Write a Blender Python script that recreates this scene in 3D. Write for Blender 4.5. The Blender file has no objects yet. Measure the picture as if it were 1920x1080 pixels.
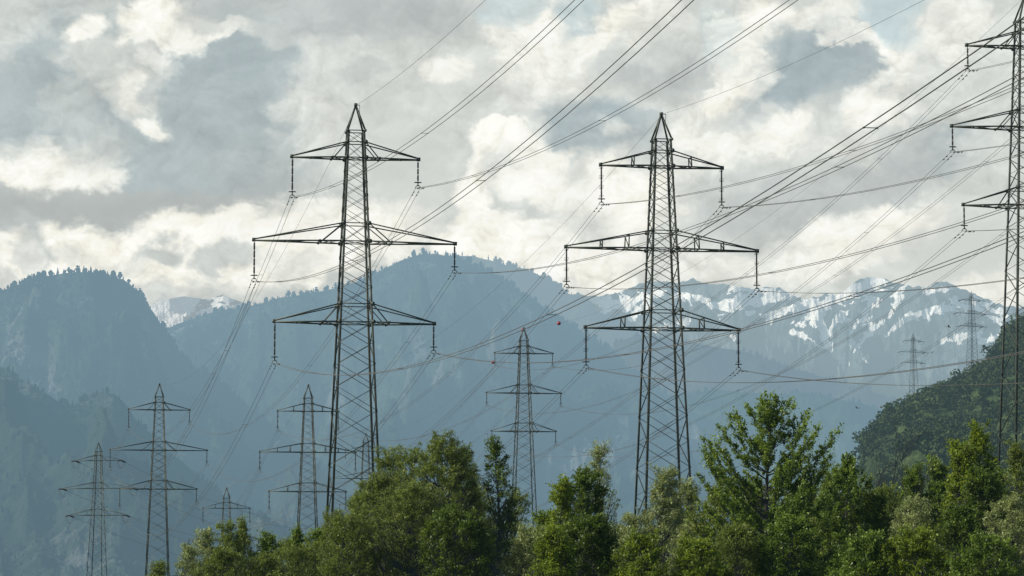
import bpy, math, random
import numpy as np
from mathutils import Vector
R = math.radians
scene = bpy.context.scene
col = scene.collection
F = 6000.0                       # focal length in pixels of the 1920 px wide photograph
PITCH = math.atan(655.0/F)
SP, CP = math.sin(PITCH), math.cos(PITCH)
GROUND = -1.6                    # the camera is the origin, eye height above the valley floor

def P(px, py, Y):
    """the point at depth Y seen in direction (px, py)"""
    u = (px-960)/F; v = (540-py)/F
    dy = CP-v*SP; dz = SP+v*CP
    return Vector((u*Y/dy, Y, dz*Y/dy))
def PA(px, py, Y):
    u = (px-960)/F; v = (540-py)/F
    dy = CP-v*SP; dz = SP+v*CP
    return u*Y/dy, dz*Y/dy

# ------------------------------------------------------------------ objects
def tag(o, label=None, cat=None, group=None, kind=None):
    if label: o['label'] = label
    if cat: o['category'] = cat
    if group: o['group'] = group
    if kind: o['kind'] = kind
    return o
def empty(name, loc, rz=0):
    o = bpy.data.objects.new(name, None); col.objects.link(o)
    o.location = loc; o.rotation_euler = (0, 0, rz); o.empty_display_size = .5
    return o
def link(name, me, parent=None, loc=None, rot=None):
    o = bpy.data.objects.new(name, me); col.objects.link(o)
    if parent is not None: o.parent = parent
    if loc is not None: o.location = loc
    if rot is not None: o.rotation_euler = rot
    return o
def mesh_np(name, v, f, mat, smooth=False, attrs=None):
    """mesh from arrays; f is (n,3) or (n,4), or a list of such"""
    me = bpy.data.meshes.new(name)
    v = np.asarray(v, np.float32); fs = f if isinstance(f, list) else [f]
    fs = [np.asarray(a, np.int32) for a in fs if len(a)]
    nl = sum(a.size for a in fs); nf = sum(len(a) for a in fs)
    me.vertices.add(len(v)); me.vertices.foreach_set('co', v.ravel())
    me.loops.add(nl); me.loops.foreach_set('vertex_index', np.concatenate([a.ravel() for a in fs]))
    st = []; p = 0
    for a in fs:
        k = a.shape[1]; st.append(p+np.arange(len(a))*k); p += a.size
    me.polygons.add(nf); me.polygons.foreach_set('loop_start', np.concatenate(st).astype(np.int32))
    if smooth: me.polygons.foreach_set('use_smooth', np.ones(nf, bool))
    for nm, arr in (attrs or {}).items():
        arr = np.asarray(arr, np.float32)
        if arr.ndim == 1:
            a = me.attributes.new(nm, 'FLOAT', 'POINT'); a.data.foreach_set('value', arr)
        else:
            a = me.attributes.new(nm, 'FLOAT_COLOR', 'POINT')
            c = np.ones((len(arr), 4), np.float32); c[:, :3] = arr; a.data.foreach_set('color', c.ravel())
    me.update(calc_edges=True)
    me.materials.append(mat)
    return me

class MB:
    """collects beams, plates and tubes into one mesh"""
    def __init__(s): s.v = []; s.q = []; s.t = []
    def add(s, v, q, t=()):
        n = len(s.v); s.v += [tuple(a) for a in v]
        s.q += [tuple(i+n for i in a) for a in q]; s.t += [tuple(i+n for i in a) for a in t]
    def beam(s, a, b, w, h=None):
        h = h or w; a = Vector(a); b = Vector(b); d = (b-a).normalized()
        up = Vector((0, 0, 1)) if abs(d.z) < .95 else Vector((1, 0, 0))
        x = d.cross(up).normalized()*w/2; y = x.normalized().cross(d)*h/2
        v = [p+i*x+j*y for p in (a, b) for i, j in ((-1, -1), (1, -1), (1, 1), (-1, 1))]
        s.add(v, [(0, 1, 5, 4), (1, 2, 6, 5), (2, 3, 7, 6), (3, 0, 4, 7), (3, 2, 1, 0), (4, 5, 6, 7)])
    def angle(s, a, b, w, t, dx, dy):
        """an L section: two thin flanges along +dx and +dy from the edge a-b"""
        a = Vector(a); b = Vector(b); X = Vector(dx); Y = Vector(dy)
        for U, V in ((X, Y), (Y, X)):
            v = [p+q for p in (a, b) for q in (Vector((0, 0, 0)), U*w, U*w+V*t, V*t)]
            s.add(v, [(0, 1, 5, 4), (1, 2, 6, 5), (2, 3, 7, 6), (3, 0, 4, 7), (3, 2, 1, 0), (4, 5, 6, 7)])
    def box(s, c, sx, sy, sz):
        x, y, z = c; v = [(x+i*sx/2, y+j*sy/2, z+k*sz/2) for k in (-1, 1) for i, j in ((-1, -1), (1, -1), (1, 1), (-1, 1))]
        s.add(v, [(0, 1, 5, 4), (1, 2, 6, 5), (2, 3, 7, 6), (3, 0, 4, 7), (3, 2, 1, 0), (4, 5, 6, 7)])
    def tube(s, pts, rad, n=6, caps=True):
        pts = [Vector(p) for p in pts]; m = len(pts)
        rad = rad if isinstance(rad, (list, tuple)) else [rad]*m
        v = []
        for i, p in enumerate(pts):
            d = (pts[min(i+1, m-1)]-pts[max(i-1, 0)])
            if d.length < 1e-9: d = Vector((0, 0, 1))
            d.normalize()
            up = Vector((0, 0, 1)) if abs(d.z) < .9 else Vector((1, 0, 0))
            x = d.cross(up).normalized(); y = x.cross(d)
            for k in range(n):
                a = 2*math.pi*k/n; v.append(p+rad[i]*(math.cos(a)*x+math.sin(a)*y))
        q = [(i*n+k, i*n+(k+1) % n, (i+1)*n+(k+1) % n, (i+1)*n+k) for i in range(m-1) for k in range(n)]
        t = []
        if caps:
            t = [(0, k+1, k) for k in range(1, n-1)]+[((m-1)*n, (m-1)*n+k, (m-1)*n+k+1) for k in range(1, n-1)]
        s.add(v, q, t)
    def mesh(s, name, mat, smooth=False):
        me = mesh_np(name, np.array(s.v), [np.array(s.q, np.int32).reshape(-1, 4), np.array(s.t, np.int32).reshape(-1, 3)], mat, smooth)
        return me

# ------------------------------------------------------------------ materials
def lin(c): return tuple(((x/255)/12.92 if x/255 <= .04045 else ((x/255+.055)/1.055)**2.4) for x in c)
class NT:
    def __init__(s, name):
        s.m = bpy.data.materials.new(name); s.m.use_nodes = True; s.t = s.m.node_tree; s.t.nodes.clear()
        s.out = s.n('ShaderNodeOutputMaterial')
    def n(s, typ, **kw):
        o = s.t.nodes.new(typ)
        for k, v in kw.items(): setattr(o, k, v)
        return o
    def l(s, a, b): s.t.links.new(a, b)
    def val(s, sock, v):
        if hasattr(v, 'is_linked'): s.l(v, sock)
        else: sock.default_value = v
    def math(s, op, a, b=0.0, clamp=False):
        o = s.n('ShaderNodeMath', operation=op); o.use_clamp = clamp
        s.val(o.inputs[0], a); s.val(o.inputs[1], b); return o.outputs[0]
    def mix(s, f, a, b):
        o = s.n('ShaderNodeMix', data_type='RGBA'); s.val(o.inputs[0], f)
        s.val(o.inputs[6], a if hasattr(a, 'is_linked') else (*a[:3], 1)); s.val(o.inputs[7], b if hasattr(b, 'is_linked') else (*b[:3], 1))
        return o.outputs[2]
    def noise(s, vec, scale, detail=5, rough=.55, dist=0.):
        o = s.n('ShaderNodeTexNoise'); s.l(vec, o.inputs['Vector']); o.inputs['Scale'].default_value = scale
        o.inputs['Detail'].default_value = detail; o.inputs['Roughness'].default_value = rough; o.inputs['Distortion'].default_value = dist
        return o.outputs[0]
    def ramp(s, f, stops):
        o = s.n('ShaderNodeValToRGB'); s.val(o.inputs[0], f); e = o.color_ramp.elements
        while len(e) < len(stops): e.new(.5)
        for i, (p, c) in enumerate(stops):
            e[i].position = p; c = c if isinstance(c, tuple) else (c, c, c); e[i].color = (*c[:3], 1)
        return o.outputs[0]
    def smooth(s, f, a, b):
        o = s.n('ShaderNodeMapRange', interpolation_type='SMOOTHSTEP'); s.val(o.inputs[0], f)
        o.inputs[1].default_value = a; o.inputs[2].default_value = b; return o.outputs[0]
    def attr(s, name):
        o = s.n('ShaderNodeAttribute'); o.attribute_name = name; return o
    def geo(s): return s.n('ShaderNodeNewGeometry')
    def obj(s): return s.n('ShaderNodeTexCoord').outputs['Object']
    def bump(s, h, strength, dist):
        o = s.n('ShaderNodeBump'); s.l(h, o.inputs['Height']); o.inputs['Strength'].default_value = strength
        o.inputs['Distance'].default_value = dist; return o.outputs[0]
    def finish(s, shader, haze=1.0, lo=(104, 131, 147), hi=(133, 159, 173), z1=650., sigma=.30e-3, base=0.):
        """valley haze painted into the material: a glowing colour mixed in by distance"""
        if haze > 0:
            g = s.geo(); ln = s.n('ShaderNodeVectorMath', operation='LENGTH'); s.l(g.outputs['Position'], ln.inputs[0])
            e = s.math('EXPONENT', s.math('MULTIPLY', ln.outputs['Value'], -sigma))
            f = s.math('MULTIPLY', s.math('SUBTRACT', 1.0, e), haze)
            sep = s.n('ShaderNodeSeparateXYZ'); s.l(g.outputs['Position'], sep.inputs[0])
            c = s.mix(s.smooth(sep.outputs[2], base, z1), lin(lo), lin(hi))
            em = s.n('ShaderNodeEmission'); s.l(c, em.inputs[0])  # self-lit haze colour in place of real mist, darker low down
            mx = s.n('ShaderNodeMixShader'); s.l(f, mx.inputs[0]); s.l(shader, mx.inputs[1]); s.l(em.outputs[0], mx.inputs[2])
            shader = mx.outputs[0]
        s.l(shader, s.out.inputs[0]); s.m.diffuse_color = (.5, .5, .5, 1)
        try: s.m.cycles.emission_sampling = 'NONE'
        except Exception: pass
        return s.m
    def bsdf(s, colr, rough=.6, metal=0., normal=None, spec=.5):
        b = s.n('ShaderNodeBsdfPrincipled'); s.val(b.inputs['Base Color'], colr if hasattr(colr, 'is_linked') else (*colr[:3], 1))
        s.val(b.inputs['Roughness'], rough); b.inputs['Metallic'].default_value = metal
        b.inputs['Specular IOR Level'].default_value = spec
        if normal is not None: s.l(normal, b.inputs['Normal'])
        return b.outputs[0]
def steel(name, a, b, rough=.55, metal=.3):
    t = NT(name); n = t.noise(t.obj(), 1.3, 6, .65)
    c = t.mix(t.smooth(n, .38, .66), a, b); return t.finish(t.bsdf(c, rough, metal), .42)
M_steel = steel('painted_lattice_steel', (.030, .042, .034), (.065, .075, .055))
M_joint = steel('bolted_gusset_steel', (.03, .035, .03), (.05, .055, .045))
M_galv = steel('weathered_galvanised_steel', (.10, .115, .115), (.17, .185, .18), .5, .4)
M_insul = steel('brown_glazed_insulator', (.022, .02, .02), (.045, .04, .038), .35, 0.)
M_cable = steel('weathered_aluminium_cable', (.07, .07, .068), (.11, .11, .105), .45, .5)
M_red = steel('faded_red_ball_paint', (.22, .012, .03), (.32, .02, .04), .5, 0.)
M_bird = steel('dark_bird_plumage', (.02, .02, .022), (.05, .045, .04), .8, 0.)
# ------------------------------------------------------------------ noise and clouds
_rng = np.random.default_rng(7)
_P = _rng.permutation(512); _P = np.concatenate([_P,_P])
_A = _rng.random(1024)*2*np.pi
_GX, _GY = np.cos(_A), np.sin(_A)
def perlin(x, y, s=0):
    x = np.asarray(x,float)+s*17.31; y = np.asarray(y,float)+s*9.77
    xi = np.floor(x).astype(int); yi = np.floor(y).astype(int)
    xf = x-xi; yf = y-yi
    u = xf*xf*xf*(xf*(xf*6-15)+10); v = yf*yf*yf*(yf*(yf*6-15)+10)
    def g(ix,iy,dx,dy):
        h = _P[(_P[ix & 511]+iy) & 511]
        return _GX[h]*dx+_GY[h]*dy
    a = g(xi,yi,xf,yf); b = g(xi+1,yi,xf-1,yf)
    c = g(xi,yi+1,xf,yf-1); d = g(xi+1,yi+1,xf-1,yf-1)
    return ((a+(b-a)*u)*(1-v)+(c+(d-c)*u)*v)*1.5
def fbm(x,y,o=5,s=0,g=.5):
    r=0; a=1; n=0
    for i in range(o):
        r = r+a*perlin(x*2**i,y*2**i,s+i*3); n+=a; a*=g
    return r/n
def billow(x,y,o=5,s=0,g=.55):
    r=0; a=1; n=0
    for i in range(o):
        r = r+a*(1-2*np.abs(perlin(x*2**i,y*2**i,s+i*3))); n+=a; a*=g
    return r/n
def puff(x,y,o=4,s=0,g=.5):
    """round lumps with creases between them (inverted cell distance), several sizes, about 0..1"""
    r=0; a=1; n=0
    for k in range(o):
        X=np.asarray(x,float)*2.03**k+s*7.7+k*31.4; Y=np.asarray(y,float)*2.03**k+s*3.3+k*11.7
        xi=np.floor(X).astype(int); yi=np.floor(Y).astype(int); best=np.full(X.shape,9.)
        for i in (-1,0,1):
            for j in (-1,0,1):
                h=_P[(_P[(xi+i)&511]+yi+j)&511]
                dx=xi+i+.5+.42*_GX[h]-X; dy=yi+j+.5+.42*_GY[h]-Y
                best=np.minimum(best,dx*dx+dy*dy)
        r=r+a*np.clip(1-best*1.15,-.3,1); n+=a; a*=g
    return r/n
PAL = dict(C=(249,246,233),W=(234,234,225),G=(208,212,207),M=(187,194,193),B=(175,187,189),D=(161,175,180),
           N=(179,185,183),L=(190,206,209),K=(147,164,170))
# x y rx ry rot colour softness strength
SKY = [
 (300,220,700,300,0,'M',.9,1),(1000,200,420,420,0,'G',1,1),(1600,300,520,420,0,'G',.9,.9),
 (60,110,170,110,10,'B',.8,.8),(150,140,160,60,-10,'B',.8,.6),(20,30,60,60,0,'W',1,.5),
 (200,20,90,30,10,'G',.8,.7),(215,60,60,40,0,'B',.9,.5),
 (60,240,150,60,0,'B',.9,.8),(30,270,70,50,0,'B',.9,.5),(150,190,80,40,-10,'G',.9,.5),(200,110,90,30,-8,'G',.8,.6),
 (460,190,160,165,10,'B',.45,1),(340,300,190,110,15,'B',.6,.9),(440,140,110,90,0,'D',.9,.2),(530,130,50,90,8,'B',.35,.7),
 (440,250,90,80,0,'B',.8,.8),(470,330,110,70,0,'N',.9,.5),(300,350,120,60,0,'B',.9,.7),
 (540,60,120,24,8,'G',.7,.7),
 (220,130,100,60,30,'G',.6,.7),(250,190,26,44,-25,'W',1,.55),(276,232,24,16,20,'C',.9,.7),(258,176,18,26,-20,'C',1,.55),(285,120,26,20,0,'W',.5,.6),
 (310,40,66,50,-10,'W',.45,1),(300,30,48,34,-10,'C',.6,.7),(360,65,50,34,-30,'W',.5,.9),(420,50,45,16,-20,'W',.5,.7),(375,30,36,30,0,'N',.7,.5),
 (160,58,34,22,-15,'C',.8,.85),(410,8,60,20,0,'M',.8,.6),
 (80,318,105,50,5,'W',.8,1),(60,335,80,36,0,'C',.6,.6),(140,330,60,48,10,'W',.5,.7),(170,270,70,40,-20,'G',.8,.6),
 (260,392,330,34,0,'N',.6,.95),(60,385,120,30,0,'N',.8,.6),(420,385,140,40,0,'N',.8,.5),
 (620,130,80,110,10,'G',.7,.9),(700,30,210,42,-3,'M',.8,.95),(790,45,120,32,0,'N',.9,.4),(685,130,42,26,0,'N',.9,.6),(640,240,60,50,0,'M',.9,.5),(590,230,70,60,0,'W',.9,.5),
 (845,132,44,24,0,'W',.7,.8),(770,300,110,130,0,'G',.6,.9),
 (160,478,210,44,-3,'C',.5,.95),(430,470,260,70,-6,'C',.5,.95),(560,420,120,46,-10,'W',.6,.8),(700,440,100,40,0,'W',.7,.7),(690,430,70,30,0,'C',.7,.6),
 (60,480,44,44,0,'M',.6,.8),(20,500,60,50,0,'W',.8,.5),(310,470,48,20,0,'M',.8,.8),(420,488,60,22,0,'M',.8,.8),(150,478,40,22,0,'N',.9,.4),(250,500,50,20,0,'G',.8,.6),(520,500,90,20,0,'G',.8,.5),(350,545,120,26,0,'M',.9,.6),
 (990,60,60,70,-10,'W',.6,.9),(1060,85,50,70,0,'W',.7,.7),(1000,20,24,40,0,'C',.6,.6),(960,10,50,30,0,'L',.7,.7),(1090,30,60,40,0,'L',.8,.8),
 (1010,170,110,30,5,'W',.7,.9),(940,180,80,40,0,'G',.9,.7),
 (1190,60,90,60,-5,'W',.5,1),(1180,45,60,36,0,'C',.6,.7),(1200,110,60,36,0,'M',.8,.7),(1270,140,70,60,0,'M',.9,.7),(1250,70,70,60,0,'G',.9,.6),
 (935,265,62,34,0,'W',.3,1),(905,300,40,50,0,'W',.3,1),(925,250,45,22,0,'C',.5,.9),(900,330,30,40,0,'C',.5,.7),(900,400,44,50,0,'C',.5,.9),(960,320,60,60,0,'W',.5,.9),(940,380,40,50,0,'M',.7,.7),
 (905,252,34,20,-10,'C',.35,.9),(950,246,34,18,10,'C',.35,.85),(893,285,20,26,0,'C',.4,.9),(925,300,40,30,0,'M',.9,.55),(975,280,30,24,0,'W',.5,.7),(915,420,30,24,0,'C',.5,.9),(1040,330,100,80,10,'W',.6,.95),(1030,330,70,50,10,'C',.7,.7),(1120,350,110,100,0,'W',.7,.9),(1180,370,80,60,0,'C',.8,.7),(1000,420,60,30,0,'M',.8,.7),(1080,330,40,24,0,'M',.9,.4),
 (1110,235,80,55,0,'D',.8,1),(1140,260,90,50,0,'B',.8,.7),(1155,243,20,18,0,'W',1,.7),(1080,200,50,30,0,'B',.9,.6),(1200,290,80,40,0,'M',.9,.6),
 (960,470,110,50,0,'W',.5,1),(930,465,90,36,0,'C',.7,.8),(1000,445,60,24,-20,'C',.5,.8),(1090,430,70,50,0,'G',.9,.6),(1100,500,100,50,0,'W',.9,.8),(1130,520,60,30,0,'C',.9,.5),
 (1420,60,80,60,-10,'W',.45,1),(1400,40,60,40,0,'C',.6,.8),(1370,120,40,60,0,'W',.6,.8),(1350,15,50,20,0,'G',.8,.6),(1340,60,40,60,0,'L',.8,.4),
 (1510,100,105,62,-15,'D',1,.85),(1500,95,66,44,-15,'K',1,.3),(1450,165,70,36,-25,'D',.7,.9),(1600,110,60,60,0,'D',.8,.7),(1580,60,60,14,0,'W',.5,.8),(1600,160,70,50,0,'B',.9,.6),(1540,20,80,20,0,'W',.6,.7),
 (1330,260,70,60,-20,'W',.6,.9),(1380,170,60,30,-35,'W',.6,.8),(1360,190,40,24,-30,'C',.7,.6),(1470,250,60,50,0,'W',.7,.8),(1480,240,40,30,0,'C',.8,.6),(1400,210,60,24,-20,'M',.8,.5),
 (1640,210,60,50,0,'W',.7,.8),(1630,215,36,24,0,'C',.8,.6),(1570,270,60,60,0,'G',.9,.7),(1600,300,50,40,0,'W',.9,.4),
 (1720,90,80,46,-10,'W',.45,1),(1700,80,50,26,0,'C',.7,.6),(1680,130,46,40,0,'W',.5,.9),(1690,35,56,36,0,'L',.6,1),(1830,60,120,70,0,'G',.7,.9),(1790,60,50,60,0,'W',.8,.6),(1760,160,100,50,0,'G',.8,.8),
 (1790,280,56,52,0,'B',.6,.9),(1730,290,80,50,0,'M',.8,.8),(1640,340,110,50,-10,'M',.9,.8),(1440,390,130,60,-8,'M',.9,.8),(1500,400,80,30,0,'N',.9,.4),
 (1640,440,120,36,-18,'W',.7,.95),(1700,405,60,22,-15,'C',.7,.8),(1540,460,90,40,0,'W',.8,.8),(1530,455,50,24,0,'C',.9,.5),(1400,470,120,40,0,'G',.9,.6),(1350,500,160,30,0,'W',.9,.6),
 (1830,480,160,80,0,'G',.8,.8),(1860,545,80,24,0,'W',.7,.9),(1880,330,80,120,0,'G',.9,.7),
]
def sky_color(X, Y):
    """cloud colour (display-referred 0..1) at picture-plane angles, X right, Y down"""
    wx = fbm(X/210,Y/170,6,1,.55)*60; wy = fbm(X/210,Y/170,6,40,.55)*44
    wx = wx+fbm(X/62,Y/55,5,11,.6)*30; wy = wy+fbm(X/62,Y/55,5,61,.6)*26
    px = X+wx; py = Y+wy
    b2 = puff((X+wx)/80,(Y+wy)/66,4,8,.55)
    f2 = fbm((X+wx*1.5)/95,(Y+wy)/75,6,120,.56)
    col = np.empty(X.shape+(3,)); col[:] = PAL['G']
    bright = np.zeros(X.shape)
    for (x,y,rx,ry,rot,c,soft,st) in SKY:
        t = np.radians(rot); dx = px-x; dy = py-y
        u = (dx*np.cos(t)+dy*np.sin(t))/rx; v = (-dx*np.sin(t)+dy*np.cos(t))/ry
        k = min(1.,60/min(rx,ry)); d0 = np.sqrt(u*u+v*v)
        if c in 'CW': d = d0-(.75*(b2-.55)+.3*f2)*k
        else: d = d0-(.75*f2)*k
        a = np.clip((1+soft*.6-d)/(soft*1.1+.02),0,1); a = a*a*(3-2*a)*st
        if c in 'CW' and st<.95: a = a*np.clip(.75+.9*(b2-.5),.3,1)
        col = col*(1-a[...,None])+a[...,None]*np.array(PAL[c],float)
        bright = bright*(1-a)+a*({'C':1,'W':.85,'G':.5}.get(c,.2))
    wa=fbm(X/160,Y/160,5,7,.55)*80; wb=fbm(X/160,Y/160,5,9,.55)*70
    def H(X,Y): return puff((X+wa)/92,(Y+wb)/74,5,30,.58)
    rel = (H(X-3,Y-5)-H(X+3,Y+5))*1.3+(H(X-7,Y-12)-H(X+7,Y+12))*.5
    rel = np.clip(-rel,-1,1)
    hh = H(X,Y)-.6
    sh = (rel*.55+hh*.8)*(9+46*bright)+f2*15+fbm(X/420,Y/260,3,77)*9
    # crisp small cauliflower shading inside the bright cumulus
    q1 = puff((X+wa*.6)/34,(Y+wb*.6)/28,3,50,.6); q2 = puff((X-2+wa*.6)/34,(Y-3.5+wb*.6)/28,3,50,.6)
    sh = sh+np.clip((q1-q2)*2.2,-1,1)*13*bright**1.5+(q1-.6)*13*bright**1.5
    smooth = np.exp(-(((X-1830)/170)**2+((Y-480)/80)**2))+np.exp(-(((X-770)/90)**2+((Y-310)/110)**2))*.8+np.exp(-(((X-250)/330)**2+((Y-392)/36)**2))*.8
    sh = sh*(1-np.clip(smooth,0,.85))
    col = col+sh[...,None]*np.array([1,1,.97])
    col = np.where(col>240,240+(col-240)*.5,col)
    g_ = col.mean(-1, keepdims=True); col = col+(g_-205)*.10
    return np.clip(col/255.,0,1)
# ------------------------------------------------------------------ sky
def build_sky():
    X = np.concatenate([np.arange(-7000, -60, 90), np.arange(-60, 1985, 1.95), np.arange(1990, 9000, 90)]).astype(float)
    Y = np.concatenate([np.arange(-4200, -40, 90), np.arange(-40, 640, 1.95), np.arange(645, 1260, 60)]).astype(float)
    XX, YY = np.meshgrid(X, Y)
    c = sky_color(XX, YY)
    u = (XX-960)/F; v = (540-YY)/F
    d = np.stack([u, CP-v*SP, SP+v*CP], -1); d /= np.linalg.norm(d, axis=-1, keepdims=True)
    v3 = (d*40000).reshape(-1, 3)
    ny, nx = XX.shape; i = np.arange(ny*nx).reshape(ny, nx)
    f = np.stack([i[:-1, :-1], i[:-1, 1:], i[1:, 1:], i[1:, :-1]], -1).reshape(-1, 4)
    cl = np.where(c <= .04045, c/12.92, ((c+.055)/1.055)**2.4).reshape(-1, 3)
    t = NT('cloudy_sky'); a = t.attr('cloud'); e = t.n('ShaderNodeEmission'); t.l(a.outputs['Color'], e.inputs[0])
    t.l(e.outputs[0], t.out.inputs[0]); t.m.cycles.emission_sampling = 'NONE'
    me = mesh_np('sky', v3, f, t.m, True, {'cloud': cl})
    o = link('sky', me); tag(o, kind='structure'); return o
build_sky()

# ------------------------------------------------------------------ mountains
def interp(xs, pts):
    pts = sorted(pts); return np.interp(xs, [p[0] for p in pts], [p[1] for p in pts])
def ridged(x, y, o=6, s=0, g=.5):
    r = 0; a = 1; n = 0; w = 1.
    for k in range(o):
        v = (1-2*np.abs(perlin(x*2**k, y*2**k, s+k*5)))**1; v = np.clip(v, 0, 1)**2
        r = r+a*v*w; w = np.clip(v*1.6, 0, 1); n += a; a *= g
    return r/n
def mountain(name, sil, Yc, near, back, nx, ny, amp, seed, mat, x0=None, x1=None, power=1.0, foot=0., wander=.06, rough=2.0, snow=False, gully=None):
    x0 = x0 or sil[0][0]; x1 = x1 or sil[-1][0]
    px = np.linspace(x0, x1, nx)
    py = interp(px, sil)
    py = py + (fbm(px/(15. if snow else 22.), px*0+seed, 5, seed, .6)*rough)
    u = (px-960)/F; v = (540-py)/F; kx = u/(CP-v*SP); kz = (SP+v*CP)/(CP-v*SP)
    nb = max(3, ny//8)
    t = np.concatenate([np.linspace(-1, 0, nb, endpoint=False), np.linspace(0, 1, ny)**(1.6 if snow else 1.25)])
    T, KX = np.meshgrid(t, kx, indexing='ij'); _, KZ = np.meshgrid(t, kz, indexing='ij'); _, PX = np.meshgrid(t, px, indexing='ij')
    # the crest itself wanders nearer and farther
    yc = Yc*(1+wander*fbm(px/260., px*0+3.3, 3, seed+9)); YC = np.broadcast_to(yc, T.shape)
    YY = np.where(T < 0, YC*(1-T*(back)), YC*(1-T*(1-near)))
    XX = KX*YY
    H = KZ*YC
    fall = np.where(T < 0, 1-(-T)**1.3*.8, 1-np.clip(T, 0, 1)**power)
    env = np.clip(np.abs(T)*7, 0, 1)*np.clip((1-np.abs(T))*4, .15, 1)
    ks = 2.6 if snow else 2.4; sx = XX/1000.*ks; sy = YY/1000.*ks
    rg = ridged(sx*1.1+.3*fbm(sx, sy, 3, seed+4), sy*.8, 6, seed)
    gz = ridged(sx*3.1+sy*.6, sy*.9+.2*sx, 5, seed+20)
    Z = H*fall+foot+env*amp*((rg-.35)*1.2+.45*(gz-.3)+.35*fbm(sx*7, sy*7, 5, seed+30))
    lim = KZ*YY*(1-.012*env); kk = 1.5+.055*amp*env*2
    xx = (lim-Z)/kk; Z = lim-kk*np.where(xx > 20, xx, np.log1p(np.exp(np.minimum(xx, 20))))
    at = {}
    if snow:
        # snow fields and gullies: each a tapering run down the face, given by its two ends, width and strength
        el = np.arctan2(Z, YY)-PITCH; qx = 960+F*np.tan(np.arctan2(XX, YY))/np.cos(PITCH)*np.cos(el+PITCH)*1.0; qy = 540-F*np.tan(el)
        wx = fbm(qx/46, qy/40, 5, seed+50, .6)*13; wy = fbm(qx/46, qy/40, 5, seed+60, .6)*11
        ux = qx+wx; uy = qy+wy
        m = np.full(Z.shape, -1.)
        for (x0_, y0_, x1_, y1_, w0_, w1_, k_) in snow:
            dx, dy = x1_-x0_, y1_-y0_; L2 = dx*dx+dy*dy+1e-6
            tt = np.clip(((ux-x0_)*dx+(uy-y0_)*dy)/L2, 0, 1)
            dd = np.hypot(ux-x0_-tt*dx, uy-y0_-tt*dy)/(w0_+(w1_-w0_)*tt)/1.15
            m = np.maximum(m, np.clip(k_-dd, -1, 1))
        pk = np.clip(.5+2.5*fbm(qx/90, qy/70, 3, seed+66), 0, 1); st = ridged(qx/44+qy/21+wx/30, qy/60-qx/70, 5, seed+70, .62)*pk+ridged(qx/40-qy/24+wx/30, qy/60+qx/70, 5, seed+75, .62)*(1-pk)
        top = np.clip((qy-np.interp(qx.ravel(), px, py).reshape(qx.shape))/60., 0, 3)
        m = m*.50+.40+(st-.38)*1.15*(1-.4*np.clip(m, 0, 1))+.34*fbm(qx/8+qy/16, qy/6, 5, seed+90, .62)-.07*top
        at['gully'] = m.ravel()
    v3 = np.stack([XX, YY, Z], -1)
    ny2, nx2 = XX.shape; i = np.arange(ny2*nx2).reshape(ny2, nx2)
    f = np.stack([i[:-1, :-1], i[1:, :-1], i[1:, 1:], i[:-1, 1:]], -1).reshape(-1, 4)
    me = mesh_np(name, v3.reshape(-1, 3), f, mat, True, at)
    o = link(name, me); tag(o, kind='structure')
    return o, v3, nb, px
def forest_mat(name, haze, lo, hi, z1, dark=(.018, .032, .016), mid=(.045, .065, .03), rock=(.21, .22, .21), rk=.62, rs=1/260., sigma=.3e-3, base=0.):
    t = NT(name); g = t.geo(); p = g.outputs['Position']
    mp = t.n('ShaderNodeMapping'); t.l(p, mp.inputs[0]); mp.inputs['Scale'].default_value = (1, 1, .55)
    n1 = t.noise(mp.outputs[0], rs, 8, .62, .6); n2 = t.noise(p, 1/18., 6, .7); n3 = t.noise(mp.outputs[0], 1/70., 7, .65, 1.)
    c = t.mix(t.smooth(n2, .35, .68), dark, mid)
    c = t.mix(t.math('MULTIPLY', t.smooth(n3, .5, .68), .6), c, (.09, .115, .06))
    m = t.math('MULTIPLY', t.smooth(n1, rk-.05, rk+.1), t.smooth(n3, .46, .60))
    c = t.mix(m, c, rock)
    b = t.bump(n2, .9, 14.)
    return t.finish(t.bsdf(c, .95, 0, b, .1), haze, lo, hi, z1, sigma, base)
def snow_mat(name, haze, lo, hi, z0, z1, cut=.5):
    t = NT(name); g = t.geo(); p = g.outputs['Position']
    sep = t.n('ShaderNodeSeparateXYZ'); t.l(p, sep.inputs[0])
    n1 = t.noise(p, 1/420., 9, .62, .4); n2 = t.noise(p, 1/90., 8, .7, .8)
    mp = t.n('ShaderNodeMapping'); t.l(p, mp.inputs[0]); mp.inputs['Rotation'].default_value = (0, R(32), 0); mp.inputs['Scale'].default_value = (1/42., 1/400., 1/230.)
    n3 = t.noise(mp.outputs[0], 1., 7, .62, .5)
    nr = t.n('ShaderNodeSeparateXYZ'); t.l(g.outputs['Normal'], nr.inputs[0])
    alt = t.n('ShaderNodeMapRange'); t.l(sep.outputs[2], alt.inputs[0]); alt.inputs[1].default_value = z0; alt.inputs[2].default_value = z1; alt.clamp = False
    gl = t.attr('gully').outputs['Fac']
    s = t.math('ADD', gl, t.math('MULTIPLY', t.math('SUBTRACT', n2, .5), .5))
    m = t.smooth(s, cut, cut+.035)
    rock = t.mix(t.smooth(n2, .38, .62), (.030, .048, .058), (.11, .135, .145))
    green = t.mix(t.smooth(n2, .4, .6), (.02, .035, .018), (.07, .085, .04))
    rock = t.mix(t.smooth(alt.outputs[0], .15, -.3), rock, green)
    c = t.mix(m, rock, (1., .97, .93))
    b = t.bump(n2, 1., 40.)
    return t.finish(t.bsdf(c, .8, 0, b, .2), haze, lo, hi, z1*1.1)
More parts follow.
